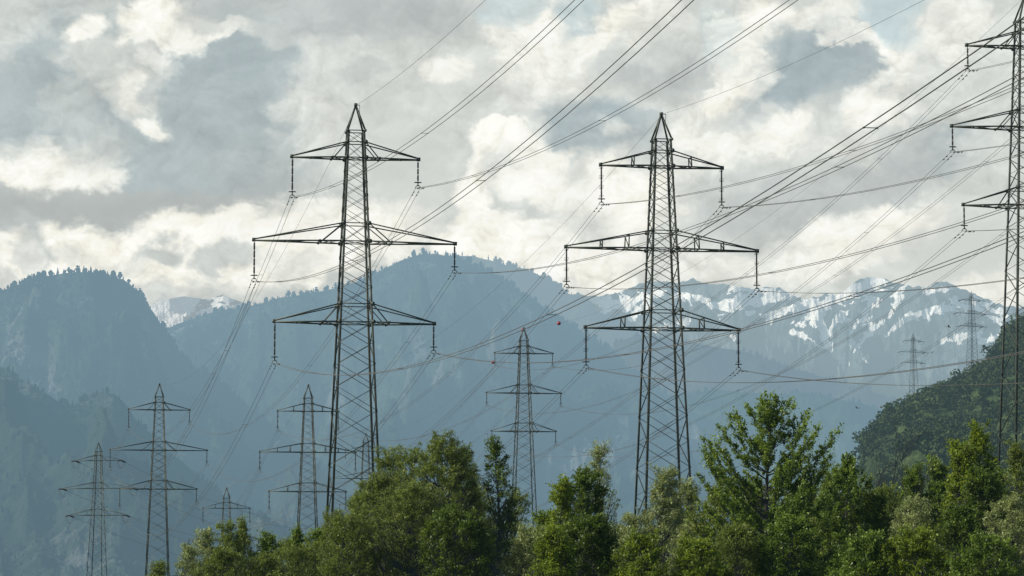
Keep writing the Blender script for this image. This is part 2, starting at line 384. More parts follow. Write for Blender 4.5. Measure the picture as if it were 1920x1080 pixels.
SIL = {
 'snow_right': [(1040, 575), (1060, 560), (1085, 548), (1112, 556), (1150, 549), (1180, 538), (1205, 529), (1225, 526), (1245, 528), (1262, 530), (1285, 526), (1300, 520), (1312, 528), (1330, 533), (1362, 533), (1395, 540), (1415, 540), (1440, 536), (1462, 540), (1480, 550), (1500, 556), (1538, 557), (1552, 547), (1566, 552), (1580, 548), (1600, 530), (1622, 521), (1640, 519), (1662, 522), (1685, 530), (1712, 536), (1740, 536), (1760, 528), (1772, 526), (1795, 536), (1820, 548), (1850, 560), (1880, 571), (1920, 577), (2000, 600), (2200, 640)],
 'snow_left': [(180, 610), (260, 580), (290, 567), (320, 559), (345, 555), (364, 557), (382, 561), (400, 557), (418, 552), (432, 558), (455, 566), (500, 590), (600, 640)],
 'back_ridge': [(800, 500), (860, 479), (885, 479), (905, 484), (930, 490), (955, 498), (985, 503), (1010, 514), (1032, 525), (1060, 546), (1085, 560), (1120, 583), (1160, 600), (1200, 620), (1260, 655), (1330, 700), (1450, 760), (1600, 830)],
 'right_foothill': [(1150, 640), (1200, 627), (1290, 640), (1400, 660), (1470, 684), (1540, 705), (1600, 722), (1660, 742), (1720, 764), (1800, 790), (2000, 850)],
 'low_ridge': [(1150, 760), (1250, 742), (1340, 730), (1430, 738), (1500, 735), (1560, 744), (1620, 756), (1665, 775), (1700, 810), (1760, 850), (1900, 900)],
 'central': [(180, 690), (260, 650), (300, 622), (330, 607), (360, 597), (400, 584), (450, 577), (490, 567), (530, 556), (570, 551), (620, 541), (660, 530), (700, 513), (730, 498), (760, 484), (790, 475), (815, 474), (850, 481), (880, 492), (905, 502), (935, 520), (965, 540), (1000, 560), (1040, 590), (1080, 612), (1120, 640), (1150, 660), (1190, 700), (1250, 740), (1330, 790), (1500, 880), (1700, 960)],
 'left': [(-300, 640), (-150, 590), (-40, 556), (0, 543), (25, 536), (45, 530), (62, 521), (90, 516), (120, 511), (150, 509), (180, 510), (190, 516), (215, 519), (232, 523), (255, 541), (270, 560), (285, 580), (300, 603), (312, 622), (330, 650), (370, 690), (420, 720), (460, 755), (520, 800), (600, 860), (700, 940), (850, 1010)],
 'front_left': [(-300, 640), (-100, 665), (0, 687), (25, 694), (50, 716), (85, 735), (110, 752), (140, 758), (165, 742), (190, 733), (215, 737), (235, 755), (255, 785), (300, 830), (360, 880), (430, 935), (520, 985), (640, 1020), (900, 1060)],
}
HZ = (124, 150, 165)
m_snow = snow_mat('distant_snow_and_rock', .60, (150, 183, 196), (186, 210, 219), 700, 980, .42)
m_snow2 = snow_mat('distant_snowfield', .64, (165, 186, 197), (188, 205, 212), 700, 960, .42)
SNOW_R = [(1648, 528, 1600, 545, 16, 15, 1.3), (1610, 540, 1545, 575, 15, 12, 1.25), (1560, 568, 1500, 606, 12, 8, 1.2), (1535, 598, 1556, 650, 17, 8, 1.25), (1488, 620, 1562, 660, 7, 4, 1.1),
 (1580, 588, 1545, 640, 11, 6, 1.1), (1642, 566, 1606, 612, 12, 7, 1.1), (1606, 612, 1597, 660, 7, 4, 1.1), (1660, 598, 1602, 660, 7, 4, 1.1), (1640, 610, 1615, 640, 7, 4, 1.), (1775, 575, 1700, 600, 9, 8, 1.15),
 (1700, 600, 1668, 628, 7, 4, 1.05), (1695, 556, 1672, 592, 8, 5, 1.), (1806, 570, 1740, 592, 9, 8, 1.1), (1880, 604, 1795, 562, 8, 8, 1.1), (1772, 642, 1846, 622, 6, 8, 1.1), (1890, 590, 1830, 566, 9, 8, 1.1),
 (1738, 548, 1785, 540, 6, 5, 1.), (1700, 540, 1662, 560, 8, 5, .95), (1846, 640, 1880, 630, 8, 6, 1.), (1120, 566, 1180, 572, 12, 15, 1.15), (1172, 566, 1236, 548, 12, 9, 1.1), (1186, 594, 1216, 570, 11, 12, 1.3),
 (1262, 556, 1338, 562, 8, 9, 1.), (1338, 576, 1420, 556, 11, 13, 1.15), (1412, 566, 1490, 546, 10, 9, 1.15), (1436, 596, 1512, 572, 7, 9, 1.1), (1490, 578, 1536, 566, 8, 6, 1.), (1380, 540, 1452, 545, 8, 7, 1.1), (1350, 592, 1360, 588, 5, 4, 1.),
 (1446, 600, 1452, 596, 6, 4, 1.2), (1402, 592, 1414, 588, 6, 4, 1.2), (1374, 630, 1378, 640, 4, 3, 1.1), (1594, 683, 1600, 690, 3, 2, 1.3), (1626, 677, 1632, 684, 4, 2, 1.3), (1654, 697, 1662, 706, 3, 2, 1.3), (1290, 600, 1240, 612, 6, 5, 1.), (1230, 620, 1285, 606, 4, 5, 1.)]
SNOW_L = [(300, 590, 345, 562, 24, 16, 1.5), (320, 600, 352, 575, 18, 10, 1.4), (372, 592, 408, 570, 12, 8, 1.1), (400, 562, 436, 560, 7, 5, 1.1), (420, 580, 450, 570, 8, 6, 1.1), (380, 564, 402, 560, 5, 4, 1.)]
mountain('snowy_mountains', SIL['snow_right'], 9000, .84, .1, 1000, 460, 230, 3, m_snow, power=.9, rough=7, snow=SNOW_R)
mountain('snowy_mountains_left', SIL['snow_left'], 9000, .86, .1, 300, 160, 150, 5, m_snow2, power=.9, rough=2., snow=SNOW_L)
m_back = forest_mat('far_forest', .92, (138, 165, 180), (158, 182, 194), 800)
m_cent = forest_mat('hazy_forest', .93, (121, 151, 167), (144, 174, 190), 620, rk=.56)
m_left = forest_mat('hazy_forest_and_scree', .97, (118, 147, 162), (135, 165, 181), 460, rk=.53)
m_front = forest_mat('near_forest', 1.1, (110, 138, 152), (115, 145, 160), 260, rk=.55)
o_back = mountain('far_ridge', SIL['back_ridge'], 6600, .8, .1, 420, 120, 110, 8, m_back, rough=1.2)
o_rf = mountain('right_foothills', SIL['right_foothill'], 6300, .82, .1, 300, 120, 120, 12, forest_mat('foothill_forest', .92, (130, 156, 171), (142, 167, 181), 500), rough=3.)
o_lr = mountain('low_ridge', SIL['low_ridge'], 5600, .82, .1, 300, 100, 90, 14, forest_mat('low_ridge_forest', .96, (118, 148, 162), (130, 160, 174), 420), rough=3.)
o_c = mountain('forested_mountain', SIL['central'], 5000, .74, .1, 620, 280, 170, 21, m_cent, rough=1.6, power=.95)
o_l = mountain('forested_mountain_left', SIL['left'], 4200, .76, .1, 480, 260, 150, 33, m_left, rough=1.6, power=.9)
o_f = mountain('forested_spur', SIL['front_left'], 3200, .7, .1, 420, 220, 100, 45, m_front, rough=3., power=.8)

def woods(name, surf, n, hmin, hmax, seed, mat, crest=.25, xr=None, conifer=.55, tmax=.8):
    """a far-off wood of low trees standing on a mountain surface"""
    o, v3, nb, px = surf; rg = np.random.default_rng(seed)
    ny, nx = v3.shape[:2]
    nc = int(n*crest)
    row = np.concatenate([nb+np.abs(rg.normal(0, 1.3, nc)), nb+rg.random(n-nc)*(ny-nb-2)*tmax])
    c = rg.random(n)*(nx-2)
    if xr is not None:
        lo = np.searchsorted(px, xr[0]); hi = np.searchsorted(px, xr[1]); c = lo+rg.random(n)*(max(hi-lo, 2)-1)
    # crest trees come in groups with gaps
    dens = fbm(c/14., c*0+1.7, 3, seed)
    keep = np.ones(n, bool); keep[:nc] = dens[:nc] > .02
    row = row[keep]; c = c[keep]; n = len(c)
    r0 = np.clip(row.astype(int), 0, ny-2); c0 = c.astype(int); fr = (row-r0)[:, None]; fc = (c-c0)[:, None]
    b = (v3[r0, c0]*(1-fr)*(1-fc)+v3[r0+1, c0]*fr*(1-fc)+v3[r0, c0+1]*(1-fr)*fc+v3[r0+1, c0+1]*fr*fc)
    h = hmin*.6+(hmax-hmin*.6)*rg.random(n)**2.6
    con = rg.random(n) < conifer
    prof = np.array([(0, .25), (.12, 1.), (.45, .72), (.75, .36), (1., .02)]); prof2 = np.array([(0, .15), (.25, .8), (.55, 1.), (.85, .7), (1., .1)])
    k = 6; ang = np.arange(k)*2*np.pi/k; V = []
    for j in range(5):
        z = np.where(con, prof[j, 0], prof2[j, 0])*h; r = np.where(con, prof[j, 1]*.21, prof2[j, 1]*.38)*h
        rr = r[:, None]*(.7+.6*rg.random((n, k))); a = ang[None]+rg.random((n, 1))*6
        V.append(np.stack([b[:, :1]+rr*np.cos(a), b[:, 1:2]+rr*np.sin(a), b[:, 2:3]+z[:, None]+(rg.random((n, k))-.5)*h[:, None]*.08], -1))
    V = np.stack(V, 1)        # n,5,k,3
    base = (np.arange(n)*5*k)[:, None, None]; J = (np.arange(4)*k)[None, :, None]; K = np.arange(k)[None, None]; K2 = (K+1) % k
    f = np.stack([base+J+K, base+J+K2, base+J+k+K2, base+J+k+K], -1).reshape(-1, 4)
    me = mesh_np(name, V.reshape(-1, 3), f, mat, False)
    o = link(name, me); tag(o, 'far-off wood covering a mountain slope and its skyline', 'forest', kind='stuff')
woods('forest', o_c, 11000, 4, 11, 1, m_cent, .05, (300, 1250))
woods('forest', o_l, 11000, 4, 10, 2, m_left, .055, (-20, 520))
woods('forest', o_f, 6000, 3, 8, 3, m_front, .04, (-20, 900))
woods('forest', o_back, 2500, 6, 14, 4, m_back, .25, (860, 1250))
woods('forest', o_rf, 2500, 5, 12, 5, bpy.data.materials['foothill_forest'], .1)
woods('forest', o_lr, 2500, 4, 11, 6, bpy.data.materials['low_ridge_forest'], .1)

# ------------------------------------------------------------------ wooded hill on the right
def hill_mat(leaf):
    t = NT('hill_foliage' if leaf else 'hill_ground'); g = t.geo(); p = g.outputs['Position']
    n1 = t.noise(p, 1/26., 5, .6); n2 = t.noise(p, 1/2.2, 4, .7)
    c = t.mix(t.smooth(n1, .36, .64), (.028, .052, .018), (.078, .115, .036))
    c = t.mix(t.smooth(n2, .35, .7), t.mix(.55, c, (.012, .02, .008)), c)
    if leaf:
        v = t.attr('shade').outputs['Fac']
        c = t.mix(v, t.mix(.5, c, (.01, .02, .008)), t.mix(.35, c, (.12, .15, .06)))
    b = t.bsdf(c, .9, 0, None, .1)
    return t.finish(b, .76, (84, 108, 115), (100, 124, 128), 260)
m_hl, m_hg = hill_mat(True), hill_mat(False)
HILL = [(1560, 973), (1590, 918), (1607, 888), (1611, 858), (1622, 835), (1640, 821), (1652, 803), (1668, 785), (1700, 770), (1722, 755), (1745, 740), (1780, 727), (1812, 715), (1835, 695), (1855, 677), (1872, 663), (1886, 635), (1905, 621), (1930, 608), (2000, 573), (2150, 513), (2500, 443)]
o_h = mountain('wooded_hill', HILL, 1850, .62, .25, 330, 150, 60, 51, m_hg, rough=3., power=1.15, wander=.02)
def crowns(surf, n, seed, mat, q=140):
    o, v3, nb, px = surf; rg = np.random.default_rng(seed); ny, nx = v3.shape[:2]
    hi = np.searchsorted(px, 2080); lo = np.searchsorted(px, 1617)
    row = np.concatenate([nb-1+3*rg.random(n//7), nb+rg.random(n-n//7)**.85*(ny-nb-2)*.9]); c = lo+rg.random(n)*(hi-2-lo)
    r0 = row.astype(int); c0 = c.astype(int); b = v3[r0, c0]
    R_ = 2.2+5.2*rg.random(n)**2.2; R_[:n//7] *= .7
    # quads spread over uneven, lobed crowns
    lob = np.clip(rg.normal(0, .4, (n, 6, 3)), -.65, .65); lob[..., 2] = np.abs(lob[..., 2])*.9
    li = rg.integers(0, 6, (n, q)); cen = lob[np.arange(n)[:, None], li]
    d = rg.normal(0, 1, (n, q, 3)); d /= np.linalg.norm(d, axis=-1, keepdims=True)
    P_ = b[:, None]+(cen+d*(.34+.16*rg.random((n, q, 1))))*R_[:, None, None]+np.array([0, 0, .5])*R_[:, None, None]
    s = (.10+.11*rg.random((n, q, 1)))*R_[:, None, None]*.75+.15
    nrm = d+rg.normal(0, .5, d.shape); nrm /= np.linalg.norm(nrm, axis=-1, keepdims=True)
    a = np.cross(nrm, rg.normal(0, 1, d.shape)); a /= np.linalg.norm(a, axis=-1, keepdims=True); bb = np.cross(nrm, a)
    V = np.stack([P_-a*s, P_-bb*s*.7, P_+a*s, P_+bb*s*.7], 2).reshape(-1, 3)
    N = n*q; f = np.arange(N*4).reshape(-1, 4)
    sh = np.clip(.42+.9*fbm(b[:, 0:1]/60., b[:, 2:3]/45., 3, 5)+.30*rg.normal(0, 1, (n, 1))+.16*rg.normal(0, 1, (n, q)), 0, 1)
    me = mesh_np('hillside_wood', V, f, mat, False, {'shade': np.repeat(sh.reshape(-1), 4)})
    o = link('hillside_wood', me); tag(o, 'dense hazy green wood covering the hill at the right', 'forest', kind='stuff')
crowns(o_h, 2600, 61, m_hl)

# ------------------------------------------------------------------ valley floor
def ground():
    t = NT('meadow'); p = t.geo().outputs['Position']
    c = t.mix(t.smooth(t.noise(p, .05, 6), .35, .65), (.04, .06, .02), (.09, .11, .04))
    m = t.finish(t.bsdf(c, 1., 0, None, .1), 1.)
    n = 41; xs = np.linspace(-9000, 9000, n); ys = np.linspace(-300, 12000, n)
    X, Y = np.meshgrid(xs, ys); Z = np.full(X.shape, GROUND)
    i = np.arange(n*n).reshape(n, n); f = np.stack([i[:-1, :-1], i[:-1, 1:], i[1:, 1:], i[1:, :-1]], -1).reshape(-1, 4)
    tag(link('ground', mesh_np('ground', np.stack([X, Y, Z], -1).reshape(-1, 3), f, m)), kind='structure')
ground()
# ------------------------------------------------------------------ pylons
BEAR = math.atan2(.166, 1.0)     # the arms stand square to lines that run off to the left
TOP = 45.7
W0, WT = 5.15, 1.5               # mast width at base and below the peak (z 43.4)
def wid(z): return W0+(WT-W0)*z/43.4
LEV = {1: (42.4, 41.05), 2: (35.35, 33.8), 3: (28.4, 26.85)}   # upper and lower chord joints
ARMS = {'brace': (5.45, 8.65, 6.85), 'post': (5.4, 8.5, 6.8), 'tall': (5.35, 6.85, 5.9), 'anchor': (6.2, 9.6, 7.6)}
_cache = {}
def corners(z, w=None):
    w = (w or wid(z))/2
    return [Vector((-w, -w, z)), Vector((w, -w, z)), Vector((w, w, z)), Vector((-w, w, z))]
def mast_mesh(zb, fine=True):
    """zb: height of the ground below the standard base (negative for a taller mast)"""
    m = MB(); k = 1.0
    c0, c1 = corners(zb), corners(43.4)
    for i in range(4):
        sx = 1 if c0[i].x < 0 else -1; sy = 1 if c0[i].y < 0 else -1
        m.angle(c0[i], c1[i], .185, .045, (sx, 0, 0), (0, sy, 0))
    zs = [zb]
    stops = [26.85, 28.4, 33.8, 35.35, 41.05, 42.4, 43.4]
    z = zb
    for s in stops:
        h = s-z; n = max(1, round(h/(.56*wid((z+s)/2))))
        # panels shrink as the mast narrows
        ws = [wid(z+h*(j+.5)/n) for j in range(n)]; tot = sum(ws); a = z
        for j in range(n): a += h*ws[j]/tot; zs.append(a if j < n-1 else s)
        z = s
    for i in range(len(zs)-1):
        a, b = corners(zs[i]), corners(zs[i+1])
        for j in range(4):
            j2 = (j+1) % 4; t = .078 if wid(zs[i]) > 2.2 else .06
            # faces left and right are staggered by half a panel, as riveted masts are
            if j % 2 == 0 or i >= len(zs)-9:
                m.beam(a[j], b[j2], t, t*.55); m.beam(a[j2], b[j], t, t*.5)
            else:
                if i % 2 == 0: m.beam(a[j], b[j2], t, t*.6)
                else: m.beam(a[j2], b[j], t, t*.6)
    for z in stops:
        a = corners(z)
        for j in range(4): m.beam(a[j], a[(j+1) % 4], .09, .075)
        if z in (26.85, 33.8, 41.05): m.beam(a[0], a[2], .07, .05); m.beam(a[1], a[3], .07, .05)
    for z in (26.85, 28.4, 33.8, 35.35, 41.05, 42.4, 43.4):
        for c in corners(z):
            s = .34 if z < 43 else .22
            m.box((c.x, c.y, c.z), .1, s, s*1.05); m.box((c.x, c.y, c.z), s, .12, s*.9)
    return m.mesh('mast', M_steel)
def peak_mesh():
    m = MB()
    for c in corners(43.4): m.beam(c, (0, 0, TOP), .12, .12)
    m.box((0, 0, TOP+.02), .26, .26, .26)
    m.beam((.05, -.1, TOP), (.28, -.55, TOP-.1), .06); m.beam((.28, -.55, TOP-.1), (.3, -.2, TOP-.7), .035)
    return m.mesh('peak', M_steel)
def arm_mesh(kind, n):
    zu, zl = LEV[n]; L = ARMS[kind][n-1]; m = MB()
    for s in (-1, 1):
        wl, wu = wid(zl)/2, wid(zu)/2
        tip = Vector((s*L, 0, zl))
        low = [Vector((s*wl, -wl, zl)), Vector((s*wl, wl, zl))]; up = [Vector((s*wu, -wu, zu)), Vector((s*wu, wu, zu))]
        for a in low: m.beam(a, tip+Vector((0, .07 if a.y > 0 else -.07, 0)), .115, .115)
        for a in up: m.beam(a, tip+Vector((0, .07 if a.y > 0 else -.07, .13)), .095, .095)
        m.box(tip+Vector((s*.02, 0, .06)), .3, .26, .3)
        fr = {('post', 1): (.38,), ('post', 2): (.27, .58), ('post', 3): (.39,)}.get((kind, n))
        if fr:
            for f in fr:
                A = [a.lerp(tip, f) for a in low]; B = [b.lerp(tip, f) for b in up]
                for a, b in zip(A, B): m.beam(a, b, .11, .09)
                m.beam(A[0], A[1], .08, .07); m.beam(B[0], B[1], .08, .07); m.beam(A[0], B[1], .07, .05)
            fs = (0,)+fr+(.82,)
        else:
            f = .26; A = [a.lerp(tip, f) for a in low]
            for a, b in zip(A, up): m.beam(a-Vector((0, 0, .14)), b, .09, .08)
            m.beam(A[0], A[1], .1, .09)
            for a in A: m.box(a, .2, .12, .2)
            B = [a.lerp(tip, .66) for a in low]; m.beam(B[0], B[1], .08, .08); m.box((B[0]+B[1])/2-Vector((0, 0, .06)), .22, .1, .12)
            fs = (0, f, .66)
        for i in range(len(fs)-1):
            a = [q.lerp(tip, fs[i]) for q in low]; b = [q.lerp(tip, fs[i+1]) for q in low]
            m.beam(a[0], b[1], .06, .05); m.beam(a[1], b[0], .06, .045)
    return m.mesh('crossarm', M_steel)
def string_mesh(style, L):
    m = MB(); body = L-.75
    if style == 'rod':
        n = 4 if L > 3 else 3; seg = body/n
        for i in range(n):
            z0 = -.12-i*seg; m.tube([(0, 0, z0), (0, 0, z0-.07), (0, 0, z0-seg+.07), (0, 0, z0-seg)], [.03, .07, .07, .03], 8)
            for j in range(int(seg/.12)): m.tube([(0, 0, z0-.09-j*.12), (0, 0, z0-.12-j*.12)], [.10, .07], 8)
        m.tube([(0, 0, .05), (0, 0, -.2)], .03, 5)
    else:
        m.tube([(0, 0, .3), (0, 0, -.1)], .03, 5)
        n = 3 if L > 3 else 2; seg = body/n
        for i in range(n):
            z0 = -.1-i*seg; m.tube([(0, 0, z0), (0, 0, z0-seg)], .062, 8)
            for j in range(int(seg/.1)): m.tube([(0, 0, z0-.05-j*.1), (0, 0, z0-.075-j*.1)], [.1, .06], 8)
            for d in (.06, seg-.06):
                for q in (0, .12):
                    m.beam((-.02, 0, z0-d+q-.06), (.22 if q else .17, .04, z0-d+q-.03), .03); m.beam((.02, 0, z0-d+q-.06), (-.22, -.04, z0-d+q-.07), .03)
    return m.mesh('insulator_string', M_insul)
def ring_mesh(L):
    m = MB(); z = -L+.5
    pts = [(.3*math.cos(a), .16*math.sin(a), z) for a in [2*math.pi*i/14 for i in range(15)]]
    m.tube(pts, .035, 6, False); m.beam((-.3, 0, z), (.3, 0, z), .05, .035); m.tube([(0, 0, z+.3), (0, 0, z-.25)], .05, 6)
    return m.mesh('arcing_ring', M_insul)
def yoke_mesh(L):
    m = MB(); z = -L+.22
    m.tube([(0, 0, z+.08), (0, 0, z)], .05, 6)
    m.beam((-.12, 0, z), (.12, 0, z), .06, .09); m.beam((-.12, 0, z), (-.21, 0, z-.13), .05); m.beam((.12, 0, z), (.21, 0, z-.13), .05)
    for s in (-1, 1): m.tube([(s*.2, -.16, z-.2), (s*.2, 0, z-.15), (s*.2, .16, z-.2)], [.025, .045, .025], 6)
    return m.mesh('yoke', M_galv)
def tension_mesh():
    """a horizontal tension string along +y, starting at the arm tip"""
    m = MB(); m.tube([(0, 0, 0), (0, .4, -.05)], .04, 5)
    for s in (-.16, .16):
        m.tube([(s, .4, -.05), (s, 3.2, -.35)], .10, 6)
        for j in range(12): m.tube([(s, .5+j*.22, -.06-j*.023), (s, .58+j*.22, -.07-j*.023)], [.16, .09], 6)
    m.beam((-.25, .4, -.05), (.25, .4, -.05), .07); m.beam((-.25, 3.25, -.36), (.25, 3.25, -.36), .07)
    return m.mesh('tension_string', M_insul)
def jumper_mesh(dy1, dy2):
    m = MB()
    for s in (-.2, .2):
        pts = []
        for i in range(13):
            t = i/12; a = Vector((s, -3.2, -.36)); b = Vector((s, 3.2, -.36)); p = a.lerp(b, t); p.z -= 1.9*4*t*(1-t)*.9; pts.append(p)
        m.tube(pts, .03, 5)
    return m.mesh('jumper_loop', M_cable)
def cached(key, fn):
    if key not in _cache: _cache[key] = fn()
    return _cache[key]
ATT = {}                         # attachment points of the cables, world space
def pylon(key, px, toppy, Y, kind, label, group, strings, rz=BEAR, base=GROUND, scale=1.0, look=None):
    top = P(px, toppy, Y); lift = top.z-TOP*scale
    zb = (base-lift)/scale
    o = empty('pylon', (top.x, Y, lift), rz); o.scale = (scale,)*3
    tag(o, label, 'pylon', group)
    zk = round(zb, 1)
    link('mast', cached(('mast', zk), lambda: mast_mesh(zk)), o)
    link('peak', cached('peak', peak_mesh), o)
    rot = o.rotation_euler.to_matrix()
    def world(v): return Vector((top.x, Y, lift))+rot @ (Vector(v)*scale)
    ATT[key] = {'top': world((.1, 0, TOP))}
    for n in (1, 2, 3):
        link('crossarm', cached(('arm', kind, n), lambda: arm_mesh(kind, n)), o)
        L = ARMS[kind][n-1]; zl = LEV[n][1]
        for side, s in (('left', -1), ('right', 1)):
            if kind == 'anchor':
                for sg, rr in ((1, 0), (-1, math.pi)):
                    link('tension_string', cached('tension', tension_mesh), o, (s*L, 0, zl), (0, 0, rr))
                link('jumper_loop', cached('jumper', lambda: jumper_mesh(0, 0)), o, (s*L, 0, zl))
                ATT[key][side+str(n)] = (world((s*L, -3.2, zl-.36)), world((s*L, 3.2, zl-.36)))
            else:
                st, Ls = strings[0 if s < 0 else 1]
                q = link('insulator_string', cached(('str', st, Ls), lambda: string_mesh(st, Ls)), o, (s*(L-.03), 0, zl-.05))
                link('arcing_ring', cached(('ring', Ls), lambda: ring_mesh(Ls)), q)
                link('yoke', cached(('yoke', Ls), lambda: yoke_mesh(Ls)), q)
                a = world((s*(L-.03), 0, zl-.05-Ls+.02)); ATT[key][side+str(n)] = (a, a)
    return o
LS = (('rod', 3.45), ('rod', 2.4)); MS = (('disc', 3.4), ('disc', 3.4)); RS = (('rod', 2.25), ('rod', 2.25))
GP = 'lattice pylons of the valley lines'
pylon('L1', 667, 197, 272, 'brace', 'large dark lattice pylon left of centre, its left insulators longer than its right', GP, LS)
pylon('M1', 1240, 214, 276, 'post', 'large dark lattice pylon right of centre in the foreground, upright posts in its crossarms', GP, MS, rz=BEAR+.02)
pylon('R1', 1921, -8, 279, 'tall', 'tall pylon cut off by the right edge of the picture', GP, RS)
pylon('L2', 299, 720, 573, 'brace', 'far pylon at lower left above the treetops, second pylon from the left', GP, LS)
pylon('M2', 578, 722, 565, 'post', 'far pylon just left of and behind the large left foreground pylon', GP, MS)
pylon('R2', 982, 615, 580, 'tall', 'mid-distance pylon between the two large ones, under a red warning ball', GP, RS)
pylon('L3', 185, 830, 832, 'anchor', 'leftmost far pylon with slack loops hanging at its arm ends', GP, None, rz=BEAR-.35)
pylon('M3', 425, 915, 735, 'post', 'small far pylon rising straight out of the left treetops', GP, MS)
pylon('R3', 686, 813, 847, 'brace', 'faint far pylon seen through the legs of the large left pylon', GP, RS)
pylon('H1', 1712, 626, 2070, 'anchor', 'smaller pale pylon behind the wooded hill, left of the other hill pylon', 'pylons on the wooded hill', None, rz=.5, base=P(1712, 760, 2070).z)
pylon('H2', 1821, 547, 1730, 'anchor', 'pale pylon on the crest of the wooded hill before the snowy peak', 'pylons on the wooded hill', None, rz=.5, base=P(1821, 712, 1730).z)

# ------------------------------------------------------------------ cables
def damper_mesh():
    m = MB(); m.tube([(0, -.2, -.06), (0, .2, -.06)], .012, 4)
    for s in (-1, 1): m.tube([(0, s*.22, -.06), (0, s*.12, -.06)], .045, 6)
    m.beam((0, 0, 0), (0, 0, -.06), .03); return m.mesh('vibration_damper', M_joint)
def spacer_mesh():
    m = MB(); m.beam((-.2, 0, 0), (.2, 0, 0), .022, .022)
    for s in (-1, 1): m.box((s*.2, 0, 0), .045, .06, .05)
    return m.mesh('spacer', M_joint)
def curve_pts(a, b, sag, n=44):
    pts = []
    for i in range(n+1):
        t = i/n; p = a.lerp(b, t); p.z -= 4*sag*t*(1-t); pts.append(p)
    return pts
def bundle(a, b, sag, label, group, r=.017, spacers=5, damp=False, phase=.5):
    d = (b-a); hd = Vector((d.x, d.y, 0)).normalized(); side = Vector((hd.y, -hd.x, 0))*.2
    if side.x < 0: side = -side
    mid = a.lerp(b, 0)
    o = empty('power_line', a); tag(o, label, 'power line', group)
    pts = [p-a for p in curve_pts(a, b, sag)]
    for s in (-1, 1):
        m = MB(); m.tube([p+side*s for p in pts], r, 5); link('cable', m.mesh('cable', M_cable), o)
    rz = math.atan2(side.y, side.x)
    for k in range(spacers):
        t = (k+phase)/spacers; p = a.lerp(b, t)-a; p.z -= 4*sag*t*(1-t)
        link('spacer', cached('spacer', spacer_mesh), o, p, (0, 0, rz))
    if damp:
        Lh = d.length
        for e in damp:
            for s in (-1, 1):
                for dist in (1.2, 2.2):
                    t = dist/Lh if e == 0 else 1-dist/Lh
                    p = a.lerp(b, t)-a+side*s; p.z -= 4*sag*t*(1-t)
                    link('vibration_damper', cached('damper', damper_mesh), o, p, (0, 0, rz))
    return o
def single(a, b, sag, label, group, r=.012):
    m = MB(); m.tube([p-a for p in curve_pts(a, b, sag)], r, 5)
    o = link('earth_wire', m.mesh('earth_wire', M_cable), None, a)
    tag(o, label, 'wire', group); return o
BACK = {'L': Vector((50.2, -301, 0)), 'M': Vector((49.5, -292, 0)), 'R': Vector((42, -302, 0))}
NM = {1: 'top', 2: 'middle', 3: 'bottom'}
PH = {'L1': 'large left pylon', 'M1': 'large right pylon', 'R1': 'right edge pylon', 'L2': 'far lower-left pylon', 'M2': 'far centre-left pylon',
      'R2': 'red-ball pylon', 'L3': 'leftmost far pylon', 'M3': 'treetop pylon', 'R3': 'faint background pylon'}
SAG = {'L': 9.3, 'M': 9.3, 'R': 9.3}
def spans(k, back):
    for n in (1, 2, 3):
        for side in ('left', 'right'):
            a = ATT[k][side+str(n)][0]; b = a+back
            bundle(a, b, SAG[k[0]], f'twin cable rising overhead from the {NM[n]} {side} arm of the {PH[k]}', f'cables rising overhead from the {PH[k]}', .019, 6, (0,), .62 if n != 2 else .45)
    a = ATT[k]['top']
    single(a, a+back, 6.8, f'thin single wire rising overhead from the tip of the {PH[k]}', 'earth wires on the pylon tips', .013)
for k in ('L1', 'M1', 'R1'): spans(k, BACK[k[0]])
def between(k1, k2, sag, sp=5, dmp=(0, 1), r=.017, esag=None):
    for n in (1, 2, 3):
        for side in ('left', 'right'):
            a = ATT[k1][side+str(n)][1]; b = ATT[k2][side+str(n)][0]
            bundle(a, b, sag, f'twin cable, {NM[n]} {side} arms, from {PH[k1]} to {PH[k2]}', f'cables from {PH[k1]} to {PH[k2]}', r, sp, dmp)
    o = single(ATT[k1]['top'], ATT[k2]['top'], esag or sag*.75, f'thin single wire between the tips of {PH[k1]} and {PH[k2]}', 'earth wires on the pylon tips')
    return o
between('L1', 'L2', 9.0); between('M1', 'M2', 8.5); ew = between('R1', 'R2', 9.0)
between('L2', 'L3', 6.5, 3, None); between('M2', 'M3', 4.5, 3, None); ew2 = between('R2', 'R3', 7.0, 3, None)
# red warning balls on the earth wires
def ball(o, a, b, sag, t, r):
    me = cached(('ball', r), lambda: ball_mesh(r)); p = a.lerp(b, t)-a; p.z -= 4*sag*t*(1-t)
    q = link('warning_ball', me, o, p); q['label'] = 'red warning ball on the wire'
def ball_mesh(r):
    m = MB(); n = 10
    m.tube([(0, r*math.cos(math.pi*i/n), 0) for i in range(n+1)], [max(.01, r*math.sin(math.pi*i/n)) for i in range(n+1)], 14)
    m.tube([(0, -.03, 0), (0, .03, 0)], r*1.04, 14); return m.mesh('warning_ball', M_red, True)
ball(ew, ATT['R1']['top'], ATT['R2']['top'], 6.75, .868, .33)
ball(ew2, ATT['R2']['top'], ATT['R3']['top'], 5.25, .008, .28)
ball(ew2, ATT['R2']['top'], ATT['R3']['top'], 5.25, .145, .32)
# the line that turns off to the right at the leftmost pylon, ending behind the trees
for n in (1, 2, 3):
    for side in ('left', 'right'):
        a = ATT['L3'][side+str(n)][1]; z = {1: 38, 2: 31, 3: 24}[n]; s = -1 if side == 'left' else 1
        b = Vector((-29+s*4.2, 1100+s*5, z+2))
        bundle(a, b, 9, f'faint twin cable running right from the {NM[n]} {side} arm of leftmost far pylon', 'faint cables running right from the leftmost pylon', .017, 3)
